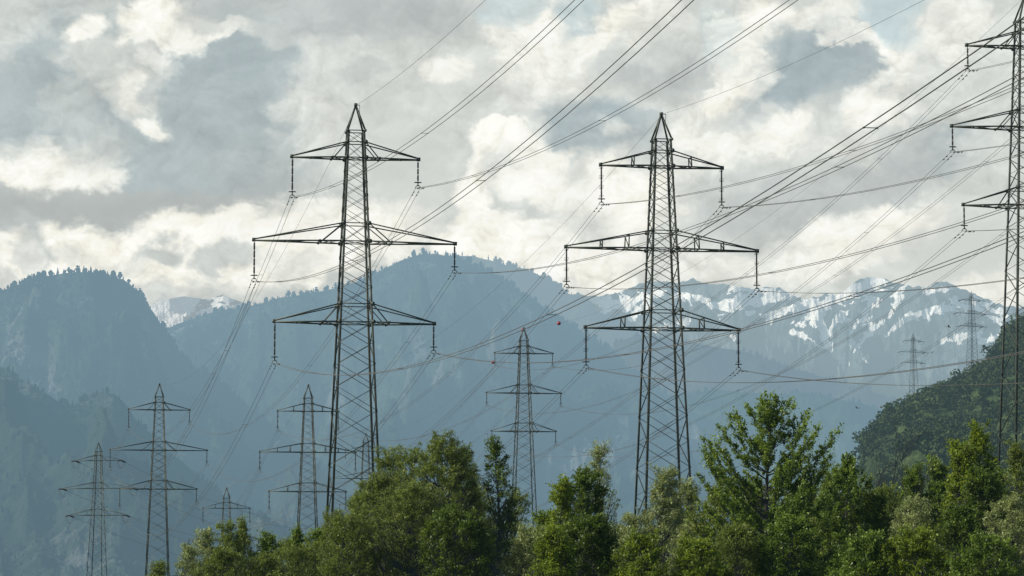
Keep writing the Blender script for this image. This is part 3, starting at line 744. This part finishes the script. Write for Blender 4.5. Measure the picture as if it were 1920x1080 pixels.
# hill line
for n in (1, 2, 3):
    for side in ('left', 'right'):
        a = ATT['H1'][side+str(n)][0]; b = ATT['H2'][side+str(n)][1]
        m = MB(); m.tube([p-a for p in curve_pts(a, b, 7)], .028, 4); q = link('power_line', m.mesh('power_line', M_cable), None, a)
        tag(q, f'faint cable between the two hill pylons on their {NM[n]} {side} arms', 'power line', 'cables between the hill pylons')
        a = ATT['H2'][side+str(n)][0]; b = a+Vector((260, -330, 12))
        m = MB(); m.tube([p-a for p in curve_pts(a, b, 9)], .028, 4); q = link('power_line', m.mesh('power_line', M_cable), None, a)
        tag(q, f'faint cable running right from the {NM[n]} {side} arm of the hill crest pylon', 'power line', 'cables running right from the crest pylon')
# small birds in flight
def bird_mesh():
    m = MB(); m.tube([(0, -.16, 0), (0, -.11, .005), (0, -.02, .0), (0, .08, 0), (0, .2, .01)], [.008, .028, .035, .022, .008], 8)
    for s in (-1, 1):
        m.add([(s*.02, -.06, .015), (s*.02, .06, .015), (s*.16, .03, .08), (s*.17, -.05, .085), (s*.30, .07, .05)], [(0, 1, 2, 3)], [(3, 2, 4)])
    m.add([(0, .18, .01), (-.05, .27, .012), (.05, .27, .012)], [], [(0, 1, 2)])
    return m.mesh('bird', M_bird)
bm_ = bird_mesh()
for i, (px, py, Y, rz, lab) in enumerate(((1607, 765, 210, .6, 'tiny dark bird flying just left of the wooded hill'), (1571, 803, 220, -.5, 'tiny dark bird flying above the spreading arm of the tallest tree'),
        (1779, 613, 230, 1.2, 'tiny dark bird flying before the snow between the two hill pylons'), (1748, 661, 250, .2, 'tiny dark bird flying right beside the smaller hill pylon'))):
    q = link('bird', bm_, None, P(px, py, Y), (.2, .3*(-1)**i, rz)); tag(q, lab, 'bird', 'birds in flight')
# ------------------------------------------------------------------ trees
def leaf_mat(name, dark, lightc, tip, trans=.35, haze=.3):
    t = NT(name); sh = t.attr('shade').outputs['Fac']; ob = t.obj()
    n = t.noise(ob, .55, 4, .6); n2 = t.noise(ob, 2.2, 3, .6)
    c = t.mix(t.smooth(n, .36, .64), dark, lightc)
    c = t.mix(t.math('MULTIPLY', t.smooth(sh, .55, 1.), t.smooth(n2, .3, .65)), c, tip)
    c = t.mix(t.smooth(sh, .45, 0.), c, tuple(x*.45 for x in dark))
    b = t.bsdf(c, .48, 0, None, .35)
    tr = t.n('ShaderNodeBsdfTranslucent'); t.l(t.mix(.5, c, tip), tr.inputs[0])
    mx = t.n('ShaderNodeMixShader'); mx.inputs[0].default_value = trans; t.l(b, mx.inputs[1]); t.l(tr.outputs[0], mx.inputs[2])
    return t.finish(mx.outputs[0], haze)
LM = {
 'olive': leaf_mat('olive_leaves', (0.063, 0.101, 0.016), (0.150, 0.207, 0.031), (0.319, 0.399, 0.073)),
 'dark': leaf_mat('dark_leaves', (0.032, 0.064, 0.009), (0.076, 0.130, 0.016), (0.216, 0.314, 0.033)),
 'bright': leaf_mat('fresh_leaves', (0.061, 0.116, 0.009), (0.155, 0.234, 0.019), (0.382, 0.470, 0.040), .42),
 'silver': leaf_mat('silvery_leaves', (0.129, 0.173, 0.055), (0.271, 0.332, 0.117), (0.565, 0.640, 0.249), .25),
 'mid': leaf_mat('green_leaves', (0.047, 0.096, 0.013), (0.128, 0.201, 0.025), (0.293, 0.411, 0.053)),
}
def bark_mat():
    t = NT('grey_brown_bark'); n = t.noise(t.obj(), 6, 6, .7)
    return t.finish(t.bsdf(t.mix(t.smooth(n, .35, .65), (.014, .013, .010), (.042, .038, .030)), .9, 0, t.bump(n, .6, .03), .1), 1.)
M_bark = bark_mat()
def leaf_mesh(A, B, TW, ng, density, leaf_size, leaf, k0=26, sp=(.035, .07)):
    A = np.array([tuple(a) for a in A]); B = np.array([tuple(b) for b in B]); TW = np.array(TW)
    ln = np.linalg.norm(B-A, axis=1)
    cnt = np.maximum(3, (ln*k0*density*(ng.random(len(ln))*.9+.55)*(.06/leaf_size)**1.3).astype(int))
    idx = np.repeat(np.arange(len(ln)), cnt); N = len(idx)
    t = ng.random(N)**.8; spread = sp[0]+sp[1]*ln[idx]
    c = A[idx]+(B[idx]-A[idx])*t[:, None]+ng.normal(0, 1, (N, 3))*spread[:, None]
    s = leaf_size*(.55+.75*ng.random(N))[:, None]
    d = (B[idx]-A[idx])/np.maximum(ln[idx], .01)[:, None]+ng.normal(0, .8, (N, 3)); d /= np.linalg.norm(d, axis=1)[:, None]
    w = np.cross(d, ng.normal(0, .8, (N, 3))+np.array([0, 0, 1.])); w /= np.linalg.norm(w, axis=1)[:, None]
    nz = np.cross(d, w)
    asp = .42 if leaf in ('olive', 'silver') else .6
    V = np.stack([c-d*s, c+w*s*asp+nz*s*.15, c+d*s, c-w*s*asp+nz*s*.15], 1).reshape(-1, 3)
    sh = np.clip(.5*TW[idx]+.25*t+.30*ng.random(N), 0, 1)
    return mesh_np('crown', V, np.arange(N*4).reshape(-1, 4), LM[leaf], False, {'shade': np.repeat(sh, 4)})
def make_spreading(seed, H, W, leaf, density, leaf_size, table, nl=60):
    """an open tree of upswept limbs, each an arm of leafy shoots; table: drop below the tip (of H) against crown radius (of W)"""
    rg = random.Random(seed); ng = np.random.default_rng(seed); wood = MB(); r0 = .014*H
    def tp(z): return Vector((.12*math.sin(z*.7), .1*math.cos(z*.6), z))
    wood.tube([tp(H*.93*i/12) for i in range(13)], [max(.02, r0*(1-i/12)**.7) for i in range(13)], 8)
    A = []; B = []; TW = []
    for i in range(nl):
        g = ((i+rg.random())/nl); d = g**1.15*.66                       # drop of the limb's tip below the tree's tip
        R_ = W*float(np.interp(d, [a for a, b in table], [b for a, b in table]))
        az = i*2.39996+rg.uniform(-.35, .35); rad = R_*(rg.uniform(.80, 1.12) if i % 4 else rg.uniform(.35, .7))
        z = H*(1-d)-rg.uniform(0, .1); out = Vector((math.cos(az), math.sin(az), 0)); rise = rg.uniform(.62, 1.1)*(1.25-.7*g)
        p0 = tp(max(.2*H, min(.86*H, z-rad*rise))); m = 9; q = []
        e = tp(min(z, H*.95))+out*rad; e.z = z; bz = rg.uniform(-.5, .5)
        for k in range(m+1):
            s = k/m; p = p0.lerp(e, s); p.z -= (e.z-p0.z)*.16*math.sin(math.pi*s)
            p += Vector((-out.y, out.x, 0))*(math.sin(math.pi*s)*.14*rad*bz)+Vector((0, 0, .04*math.sin(5*s+i))); q.append(p)
        rb = .010+.011*rad; wood.tube(q, [max(.007, rb*(1-.85*k/m)) for k in range(m+1)], 6)
        Lb = max(.5, (e-p0).length); ns = int(Lb*(5.2+2.5*g)); tw = rg.uniform(.2, .9)
        for j in range(ns):
            s = .22+.78*(j+rg.random())/ns; k = min(m-1, int(s*m)); p = q[k].lerp(q[k+1], s*m-k); t = (q[k+1]-q[k]).normalized()
            sd = (t*rg.uniform(.35, 1.)+Vector((rg.gauss(0, .65), rg.gauss(0, .65), rg.uniform(.0, .75)))).normalized()
            l = rg.uniform(.18, .42)*(1.5-.8*s)
            wood.beam(p, p+sd*l, .012, .009); A.append(p+sd*l*.25); B.append(p+sd*l); TW.append(tw)
            for _ in range(2):
                d2 = (sd+Vector((rg.gauss(0, .7), rg.gauss(0, .7), rg.gauss(.2, .5)))).normalized()*l*rg.uniform(.35, .6); pp = p+sd*l*rg.uniform(.3, .9)
                A.append(pp); B.append(pp+d2); TW.append(tw)
        A.append(q[-3]); B.append(q[-1]+(q[-1]-q[-2])*.6); TW.append(.95)
    A.append(tp(H*.82)); B.append(tp(H)); TW.append(.9)
    return wood.mesh('trunk', M_bark, True), leaf_mesh(A, B, TW, ng, density, leaf_size, leaf, 52, (.035, .06))
def make_tree(seed, H, W, style, leaf='mid', density=1.0, leaf_size=.055, crown=.25):
    """trunk and limbs as tapering tubes, leaves set along the twigs.  W is the crown's half width."""
    rg = random.Random(seed); ng = np.random.default_rng(seed)
    wood = MB(); r0 = .016*H+.03; ph = rg.uniform(0, 6)
    def trunk_pt(z): return Vector((.10*math.sin(z*.8+ph), .10*math.cos(z*.7+ph), z))
    n = 12; wood.tube([trunk_pt(H*.9*i/n) for i in range(n+1)], [max(.012, r0*(1-i/n)**.8) for i in range(n+1)], 7)
    zc = H*crown; hc = H-zc
    def prof(f):
        if style == 'slender': return max(.06, math.sin(math.pi*(.12+.88*f)**.8)**.8*(1-.25*f)) if f > .3 else .75+.6*f
        if style == 'round': return max(.1, 1-abs(2*f-.85)**2.4/1.5) if f < .93 else .45
        if style == 'spread': return min(1., (1-f)**.55*1.25+.03)*(.74+.26*min(1, f*2))
        return max(.1, 1-f**3.6)**.5
    area = 2*math.pi*W*.8*hc+math.pi*W*W
    nt_ = int(area*{'slender': 5.2, 'round': 4.6, 'spread': 2.5, 'mass': 4.6}[style]*density**.5)+14
    lobes = [(rg.uniform(0, 6.28), rg.uniform(0, 1), rg.uniform(.55, 1.35)) for _ in range(11)]
    A = []; B = []; TW = []
    for i in range(nt_):
        f = rg.random()**.85; f = 1-(1-f)*1.0; az = rg.uniform(0, 6.283)
        lob = 1.
        for la, lf, lr in lobes:
            q = math.exp(-((math.cos(az-la)-1)*2.2)**2-((f-lf)/.16)**2); lob += (lr-1)*q
        u = rg.random()**.42 if rg.random() < .8 else rg.random()
        rad = W*prof(f)*lob*(.22+.78*u)*(rg.uniform(.86, 1.10) if style != 'spread' else rg.uniform(.62, 1.12))
        z = zc+hc*f*(1-.10*rg.random())
        e = trunk_pt(min(z, H*.93))+Vector((math.cos(az)*rad, math.sin(az)*rad, 0)); e.z = z
        zb = max(.12*H, z-rad*rg.uniform(.55, 1.25)-.1*H*rg.random()); p0 = trunk_pt(min(zb, H*.88))
        out = Vector((math.cos(az), math.sin(az), 0))
        if i % 3 == 0 or rad > .6*W:
            q = []
            for k in range(6):
                s = k/5; p = p0.lerp(e, s); p.z -= (e.z-p0.z)*.22*math.sin(math.pi*s); p += Vector((math.sin(3*s+i), math.cos(4*s+i), 0))*.05*math.sin(math.pi*s)*rad; q.append(p)
            rb = .012+.014*rad+.004*H*(1-f); wood.tube(q, [max(.005, rb*(1-.85*k/5)) for k in range(6)], 4)
        # a tuft: a leading shoot and side twigs
        if style == 'spread': lead = (out*rg.uniform(.5, 1.2)+Vector((rg.uniform(-.4, .4), rg.uniform(-.4, .4), rg.uniform(.35, 1.1)))).normalized()*rg.uniform(.35, .95)
        elif style == 'slender': lead = (out*.35+Vector((rg.uniform(-.3, .3), rg.uniform(-.3, .3), 1))).normalized()*rg.uniform(.25, .6)
        else: lead = (out*.7+Vector((rg.uniform(-.6, .6), rg.uniform(-.6, .6), rg.uniform(.1, 1.1)))).normalized()*rg.uniform(.22, .55)
        tip = e+lead*.6; b0 = e-lead*.55; tw = rg.random()*(.55+.45*f)
        A.append(b0); B.append(tip); TW.append(tw); wood.beam(b0, tip, .012, .009)
        for j in range(rg.randint(5, 8)+(4 if style == 'spread' else 0)):
            s = rg.uniform(.1, .95); p = b0.lerp(tip, s)
            d = Vector((rg.gauss(0, 1), rg.gauss(0, 1), rg.gauss(.25, .7))).normalized()*rg.uniform(.13, .36)*(1.2-.6*s)
            A.append(p); B.append(p+d); TW.append(tw)
    k = rg.randint(3, 6)
    for i in range(k):       # shoots that break the outline at the top
        az = rg.uniform(0, 6.28); r = W*rg.uniform(0, .35)*prof(.9); p = trunk_pt(H*(.86 if style == 'slender' else .92))+Vector((math.cos(az)*r, math.sin(az)*r, 0))
        e = p+Vector((math.cos(az)*.15, math.sin(az)*.15, H*(.14 if style == 'slender' else .085)*rg.uniform(.5, 1.)))
        for j in range(7):
            s0 = j/7; q0 = p.lerp(e, s0); A.append(q0); B.append(p.lerp(e, (j+1.2)/7)); TW.append(.9)
            d = Vector((rg.gauss(0, 1), rg.gauss(0, 1), .5)).normalized()*.26*(1.1-s0); A.append(q0); B.append(q0+d); TW.append(.8)
    return wood.mesh('trunk', M_bark, True), leaf_mesh(A, B, TW, ng, density, leaf_size, leaf)
NLEAF = [0]
_proto = {}
SPREAD = ((0, .06), (.04, .36), (.10, .74), (.18, .92), (.30, .92), (.42, 1.05), (.56, 1.1), (.7, .95))
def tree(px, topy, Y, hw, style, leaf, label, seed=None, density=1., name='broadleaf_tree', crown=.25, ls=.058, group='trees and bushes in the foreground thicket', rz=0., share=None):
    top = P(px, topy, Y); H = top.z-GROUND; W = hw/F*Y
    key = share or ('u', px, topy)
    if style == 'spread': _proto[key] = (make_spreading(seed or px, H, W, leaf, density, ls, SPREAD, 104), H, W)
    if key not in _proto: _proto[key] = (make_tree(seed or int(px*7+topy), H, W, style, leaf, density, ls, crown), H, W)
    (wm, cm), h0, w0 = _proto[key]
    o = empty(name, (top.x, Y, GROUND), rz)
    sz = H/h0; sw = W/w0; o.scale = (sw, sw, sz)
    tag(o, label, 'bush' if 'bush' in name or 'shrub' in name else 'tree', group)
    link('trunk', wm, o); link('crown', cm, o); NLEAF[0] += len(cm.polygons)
T = tree
# the tall spreading tree and its neighbours
T(1440, 738, 132, 146, 'spread', 'mid', 'tallest tree right of centre with upswept tufted branches against the haze', 11, 1.25, crown=.22, ls=.052)
T(1590, 852, 138, 60, 'spread', 'mid', 'open dark tree touching the right side of the tallest tree', 5, 1.0, ls=.062)
T(1352, 905, 136, 70, 'spread', 'olive', 'low spreading tree at the left foot of the tallest tree', 23, 1.0, ls=.062)
# great willow mass left of centre
T(826, 812, 150, 88, 'mass', 'olive', 'highest crown of the big olive-green mass left of centre', 31, 1.5, 'willow_tree', ls=.055)
T(700, 888, 156, 78, 'mass', 'olive', 'rounded olive willow at the left shoulder of the big green mass', 32, 1.5, 'willow_tree', ls=.055)
T(735, 836, 160, 44, 'round', 'olive', 'pointed crown rising beside the right leg of the large left pylon', 33, 1.3, 'willow_tree', ls=.055)
T(778, 832, 158, 56, 'round', 'olive', 'second pointed crown right of the large left pylon, behind the willow mass', 34, 1.3, 'willow_tree', ls=.055)
T(868, 828, 156, 50, 'round', 'olive', 'narrow olive crown forming the right end of the big green mass', 35, 1.3, 'willow_tree', ls=.055)
T(770, 905, 140, 110, 'mass', 'olive', 'wide olive willow filling the lower front of the big green mass', 36, 1.5, 'willow_tree', ls=.052)
T(850, 945, 134, 80, 'mass', 'dark', 'dark shaded bush below the highest willow crown', 37, 1.5, 'bush', ls=.052)
T(650, 965, 138, 80, 'mass', 'olive', 'olive bush at the lower left foot of the big green mass', 38, 1.4, 'bush', ls=.052)
# slender tree and shrubs right of it
T(932, 818, 150, 34, 'round', 'dark', 'slender dark tree standing alone left of the red-ball pylon', 41, .9, 'poplar_tree', crown=.30, ls=.058)
T(905, 905, 158, 46, 'round', 'silver', 'airy silvery tree behind the slender dark one', 42, .8, 'willow_tree', ls=.052)
T(968, 912, 154, 42, 'round', 'olive', 'loose shrub in front of the foot of the red-ball pylon', 43, .8, 'bush', ls=.055)
T(985, 985, 134, 60, 'mass', 'silver', 'pale bush with light-coloured leaves below the red-ball pylon', 44, 1.3, 'bush', ls=.058)
T(1018, 955, 146, 40, 'round', 'mid', 'small green bush right of the red-ball pylon foot', 45, 1.1, 'bush')
# vivid dark-green trees in the middle
T(1050, 893, 135, 38, 'round', 'bright', 'fresh green bushy crown left of the dark middle tree', 51, 1.4, 'acacia_tree', ls=.055)
T(1098, 872, 138, 56, 'mass', 'dark', 'dense dark-green tree in the middle with yellow-green tips', 52, 1.5, 'acacia_tree', ls=.055)
T(1127, 822, 150, 36, 'round', 'silver', 'grey-green feathery tree rising behind the dark middle tree', 53, .95, 'poplar_tree', ls=.052)
T(1110, 965, 128, 85, 'mass', 'dark', 'deep green bush below the dark middle tree', 54, 1.7, 'bush', ls=.052)
T(1040, 985, 126, 50, 'mass', 'bright', 'bright bush at the left foot of the dark middle tree', 55, 1.4, 'bush', ls=.052)
T(1190, 955, 142, 58, 'round', 'silver', 'silvery bush left of the large right pylon foot', 56, 1.0, 'willow_tree', ls=.05)
T(1242, 872, 146, 48, 'round', 'silver', 'grey-green tree hiding the left leg of the large right pylon', 57, 1.5, 'willow_tree', ls=.052)
T(1288, 895, 150, 50, 'round', 'silver', 'silvery tree hiding the right leg of the large right pylon', 58, 1.4, 'willow_tree', ls=.05)
T(1300, 970, 140, 56, 'mass', 'silver', 'pale shrub between the large right pylon and the tallest tree', 59, 1.2, 'shrub', ls=.052)
T(1200, 1000, 126, 66, 'mass', 'bright', 'sunlit yellow-green bush low in front of the large right pylon', 60, 1.5, 'bush', ls=.055)
T(1300, 1010, 126, 70, 'mass', 'bright', 'yellow-green bush low at the left of the tallest tree trunk', 61, 1.4, 'bush', ls=.055)
T(1380, 985, 128, 70, 'mass', 'olive', 'mossy olive bush under the left branches of the tallest tree', 62, 1.4, 'bush', ls=.055)
T(1480, 960, 128, 90, 'mass', 'mid', 'broad green bush in front of the tallest tree trunk', 63, 1.4, 'bush', ls=.055)
T(1555, 930, 140, 80, 'mass', 'olive', 'olive-green bush right of the tallest tree', 64, 1.3, 'bush', ls=.055)
# right-hand thicket
T(1632, 918, 134, 56, 'mass', 'dark', 'deep green pointed bush below the left end of the wooded hill', 71, 1.7, 'bush', ls=.052)
T(1660, 905, 150, 54, 'round', 'olive', 'pale olive tree in front of the foot of the wooded hill', 72, 1.2, 'willow_tree', ls=.052)
T(1712, 925, 144, 62, 'mass', 'silver', 'pale silvery willow left of the bright tall tree', 73, 1.4, 'willow_tree', ls=.05)
T(1715, 862, 158, 36, 'round', 'mid', 'low green crown before the wooded hill, left of another like it', 74, 1.3)
T(1760, 852, 158, 40, 'round', 'mid', 'low green crown before the wooded hill, beside the bright tall tree', 75, 1.3)
T(1836, 788, 146, 40, 'round', 'bright', 'bright green tall rounded tree left of the right edge pylon', 76, 1.3, ls=.062, crown=.3)
T(1800, 822, 145, 62, 'round', 'bright', 'bright leafy crown on the left flank of the tall rounded tree', 77, 1.3, ls=.062)
T(1838, 880, 140, 62, 'mass', 'dark', 'dark tree body beneath the tall bright green tree', 78, 1.6, ls=.055)
T(1905, 828, 142, 40, 'round', 'olive', 'loose green tree covering the foot of the right edge pylon', 79, 1.1, ls=.058)
T(1895, 925, 132, 60, 'mass', 'silver', 'greyish bush at the right edge of the picture', 80, 1.4, 'bush', ls=.052)
T(1795, 945, 128, 60, 'mass', 'dark', 'dark glossy bush below the tall rounded tree', 81, 1.7, 'bush', ls=.055)
T(1720, 990, 122, 80, 'mass', 'bright', 'yellow-green bush low between the silvery willow and the dark glossy bush', 82, 1.5, 'bush', ls=.055)
T(1620, 1000, 122, 80, 'mass', 'mid', 'green bush along the bottom right of the tallest tree', 83, 1.5, 'bush', ls=.055)
T(1850, 1000, 120, 80, 'mass', 'mid', 'green bush in the bottom right corner', 84, 1.5, 'bush', ls=.055)
# left end of the thicket
T(300, 1050, 150, 34, 'mass', 'olive', 'lowest bush at the left end of the thicket', 91, 1.2, 'bush', ls=.055)
T(352, 1020, 150, 34, 'round', 'silver', 'small silvery shrub near the left end of the thicket', 92, 1.1, 'shrub', ls=.052)
T(392, 988, 156, 46, 'round', 'silver', 'grey-green tree left of the small pylon in the treetops', 93, 1.2, 'willow_tree', ls=.052)
T(425, 975, 152, 40, 'round', 'olive', 'tree crown directly under the small pylon in the treetops', 94, 1.2, 'willow_tree', ls=.052)
T(456, 968, 154, 34, 'slender', 'olive', 'pointed tree just right of the small pylon in the treetops', 95, 1.2, 'poplar_tree', ls=.052)
T(500, 1000, 152, 32, 'round', 'mid', 'small rounded green tree right of the pointed one', 96, 1.3, ls=.052)
T(556, 984, 152, 27, 'slender', 'mid', 'thin green tree in front of the far pylon foot', 97, 1.2, ls=.052)
T(420, 1030, 138, 60, 'mass', 'olive', 'dark olive bush at the bottom below the small pylon', 98, 1.4, 'bush', ls=.052)
T(500, 1040, 138, 55, 'mass', 'olive', 'low olive bush at the bottom left of the far pylon foot', 99, 1.3, 'bush', ls=.052)
T(572, 1018, 144, 66, 'mass', 'olive', 'broad low bush before the far pylon foot', 100, 1.3, 'bush', ls=.052)
T(628, 952, 156, 44, 'round', 'olive', 'olive crown hiding the left leg of the large left pylon', 101, 1.3, 'willow_tree', ls=.052)
T(668, 925, 160, 48, 'round', 'olive', 'olive crown between the feet of the large left pylon', 102, 1.3, 'willow_tree', ls=.052)
for k, (px, ty, lf, lab) in enumerate(((1150, 985, 'mid', 'dim green bush behind the gap right of the dark middle tree'), (1245, 975, 'olive', 'olive bush behind the foot of the large right pylon'),
        (1500, 905, 'mid', 'green crown behind the right branches of the tallest tree'), (1560, 880, 'olive', 'olive crown between the tallest tree and the wooded hill'),
        (1670, 935, 'mid', 'round green crown in the middle of the right-hand thicket'), (1770, 895, 'olive', 'olive crown left of the dark tall rounded tree body'),
        (1865, 870, 'mid', 'green crown between the tall rounded tree and right edge pylon'), (600, 990, 'mid', 'green bush filling the gap left of the large left pylon foot'),
        (1000, 1000, 'mid', 'green bush in the low gap below the red-ball pylon'), (900, 950, 'olive', 'olive bush between the willow mass and the slender dark tree'),
        (1415, 900, 'olive', 'olive crown behind the trunk of the tallest tree'), (535, 1010, 'olive', 'olive bush in front of the far centre-left pylon'))):
    T(px, ty, 162, 66, 'mass' if k % 2 else 'round', lf, lab, 200+k, 1.2, 'bush' if 'bush' in lab else 'broadleaf_tree', ls=.058)
# leafless shrub
def bare_shrub():
    rg = random.Random(4); m = MB(); top = P(1655, 855, 156); H = top.z-GROUND
    def br(p, d, l, r, dep):
        e = p+d*l; m.tube([p, p.lerp(e, .5)+Vector((rg.uniform(-.05, .05), rg.uniform(-.05, .05), 0))*l, e], [r, r*.8, r*.55], 5)
        if dep < 4:
            for _ in range(3 if dep else 5):
                nd = (d+Vector((rg.uniform(-.6, .6), rg.uniform(-.6, .6), rg.uniform(-.1, .5)))).normalized(); br(p.lerp(e, rg.uniform(.6, 1)), nd, l*rg.uniform(.5, .72), r*.55, dep+1)
    br(Vector((0, 0, 0)), Vector((0, 0, 1)), H*.52, .08, 0)
    o = empty('bare_shrub', (top.x, 156, GROUND)); link('branches', m.mesh('branches', M_bark), o)
    tag(o, 'leafless twiggy shrub before the foot of the wooded hill', 'shrub')
bare_shrub()
print('leaves', NLEAF[0])
# ------------------------------------------------------------------ light and camera
to_sun = Vector((-.80, -.10, .60)).normalized()
sun = bpy.data.objects.new('sun', bpy.data.lights.new('sun', 'SUN')); col.objects.link(sun)
sun.data.energy = 4.7; sun.data.angle = R(1.5); sun.data.color = (1., .93, .80)
sun.rotation_euler = to_sun.to_track_quat('Z', 'Y').to_euler()
w = bpy.data.worlds.new('World'); scene.world = w; w.use_nodes = True; nt = w.node_tree
bg = nt.nodes['Background']; st = nt.nodes.new('ShaderNodeTexSky'); st.sky_type = 'NISHITA'; st.sun_disc = False
st.sun_elevation = math.asin(to_sun.z); st.sun_rotation = math.atan2(to_sun.x, to_sun.y); st.dust_density = 3.
nt.links.new(st.outputs[0], bg.inputs[0]); bg.inputs[1].default_value = .11
cam = bpy.data.objects.new('camera', bpy.data.cameras.new('camera')); col.objects.link(cam)
cam.location = (0, 0, 0); cam.rotation_euler = (R(90)+PITCH, 0, 0)
cam.data.sensor_width = 36; cam.data.lens = 36*F/1920; cam.data.clip_start = 1; cam.data.clip_end = 100000
scene.camera = cam
scene.view_settings.view_transform = 'Standard'; scene.view_settings.look = 'None'; scene.view_settings.exposure = 0
scene.cycles.max_bounces = 5; scene.cycles.transparent_max_bounces = 8
scene.cycles.diffuse_bounces = 2; scene.cycles.glossy_bounces = 2; scene.cycles.transmission_bounces = 2
scene.cycles.caustics_reflective = False; scene.cycles.caustics_refractive = False
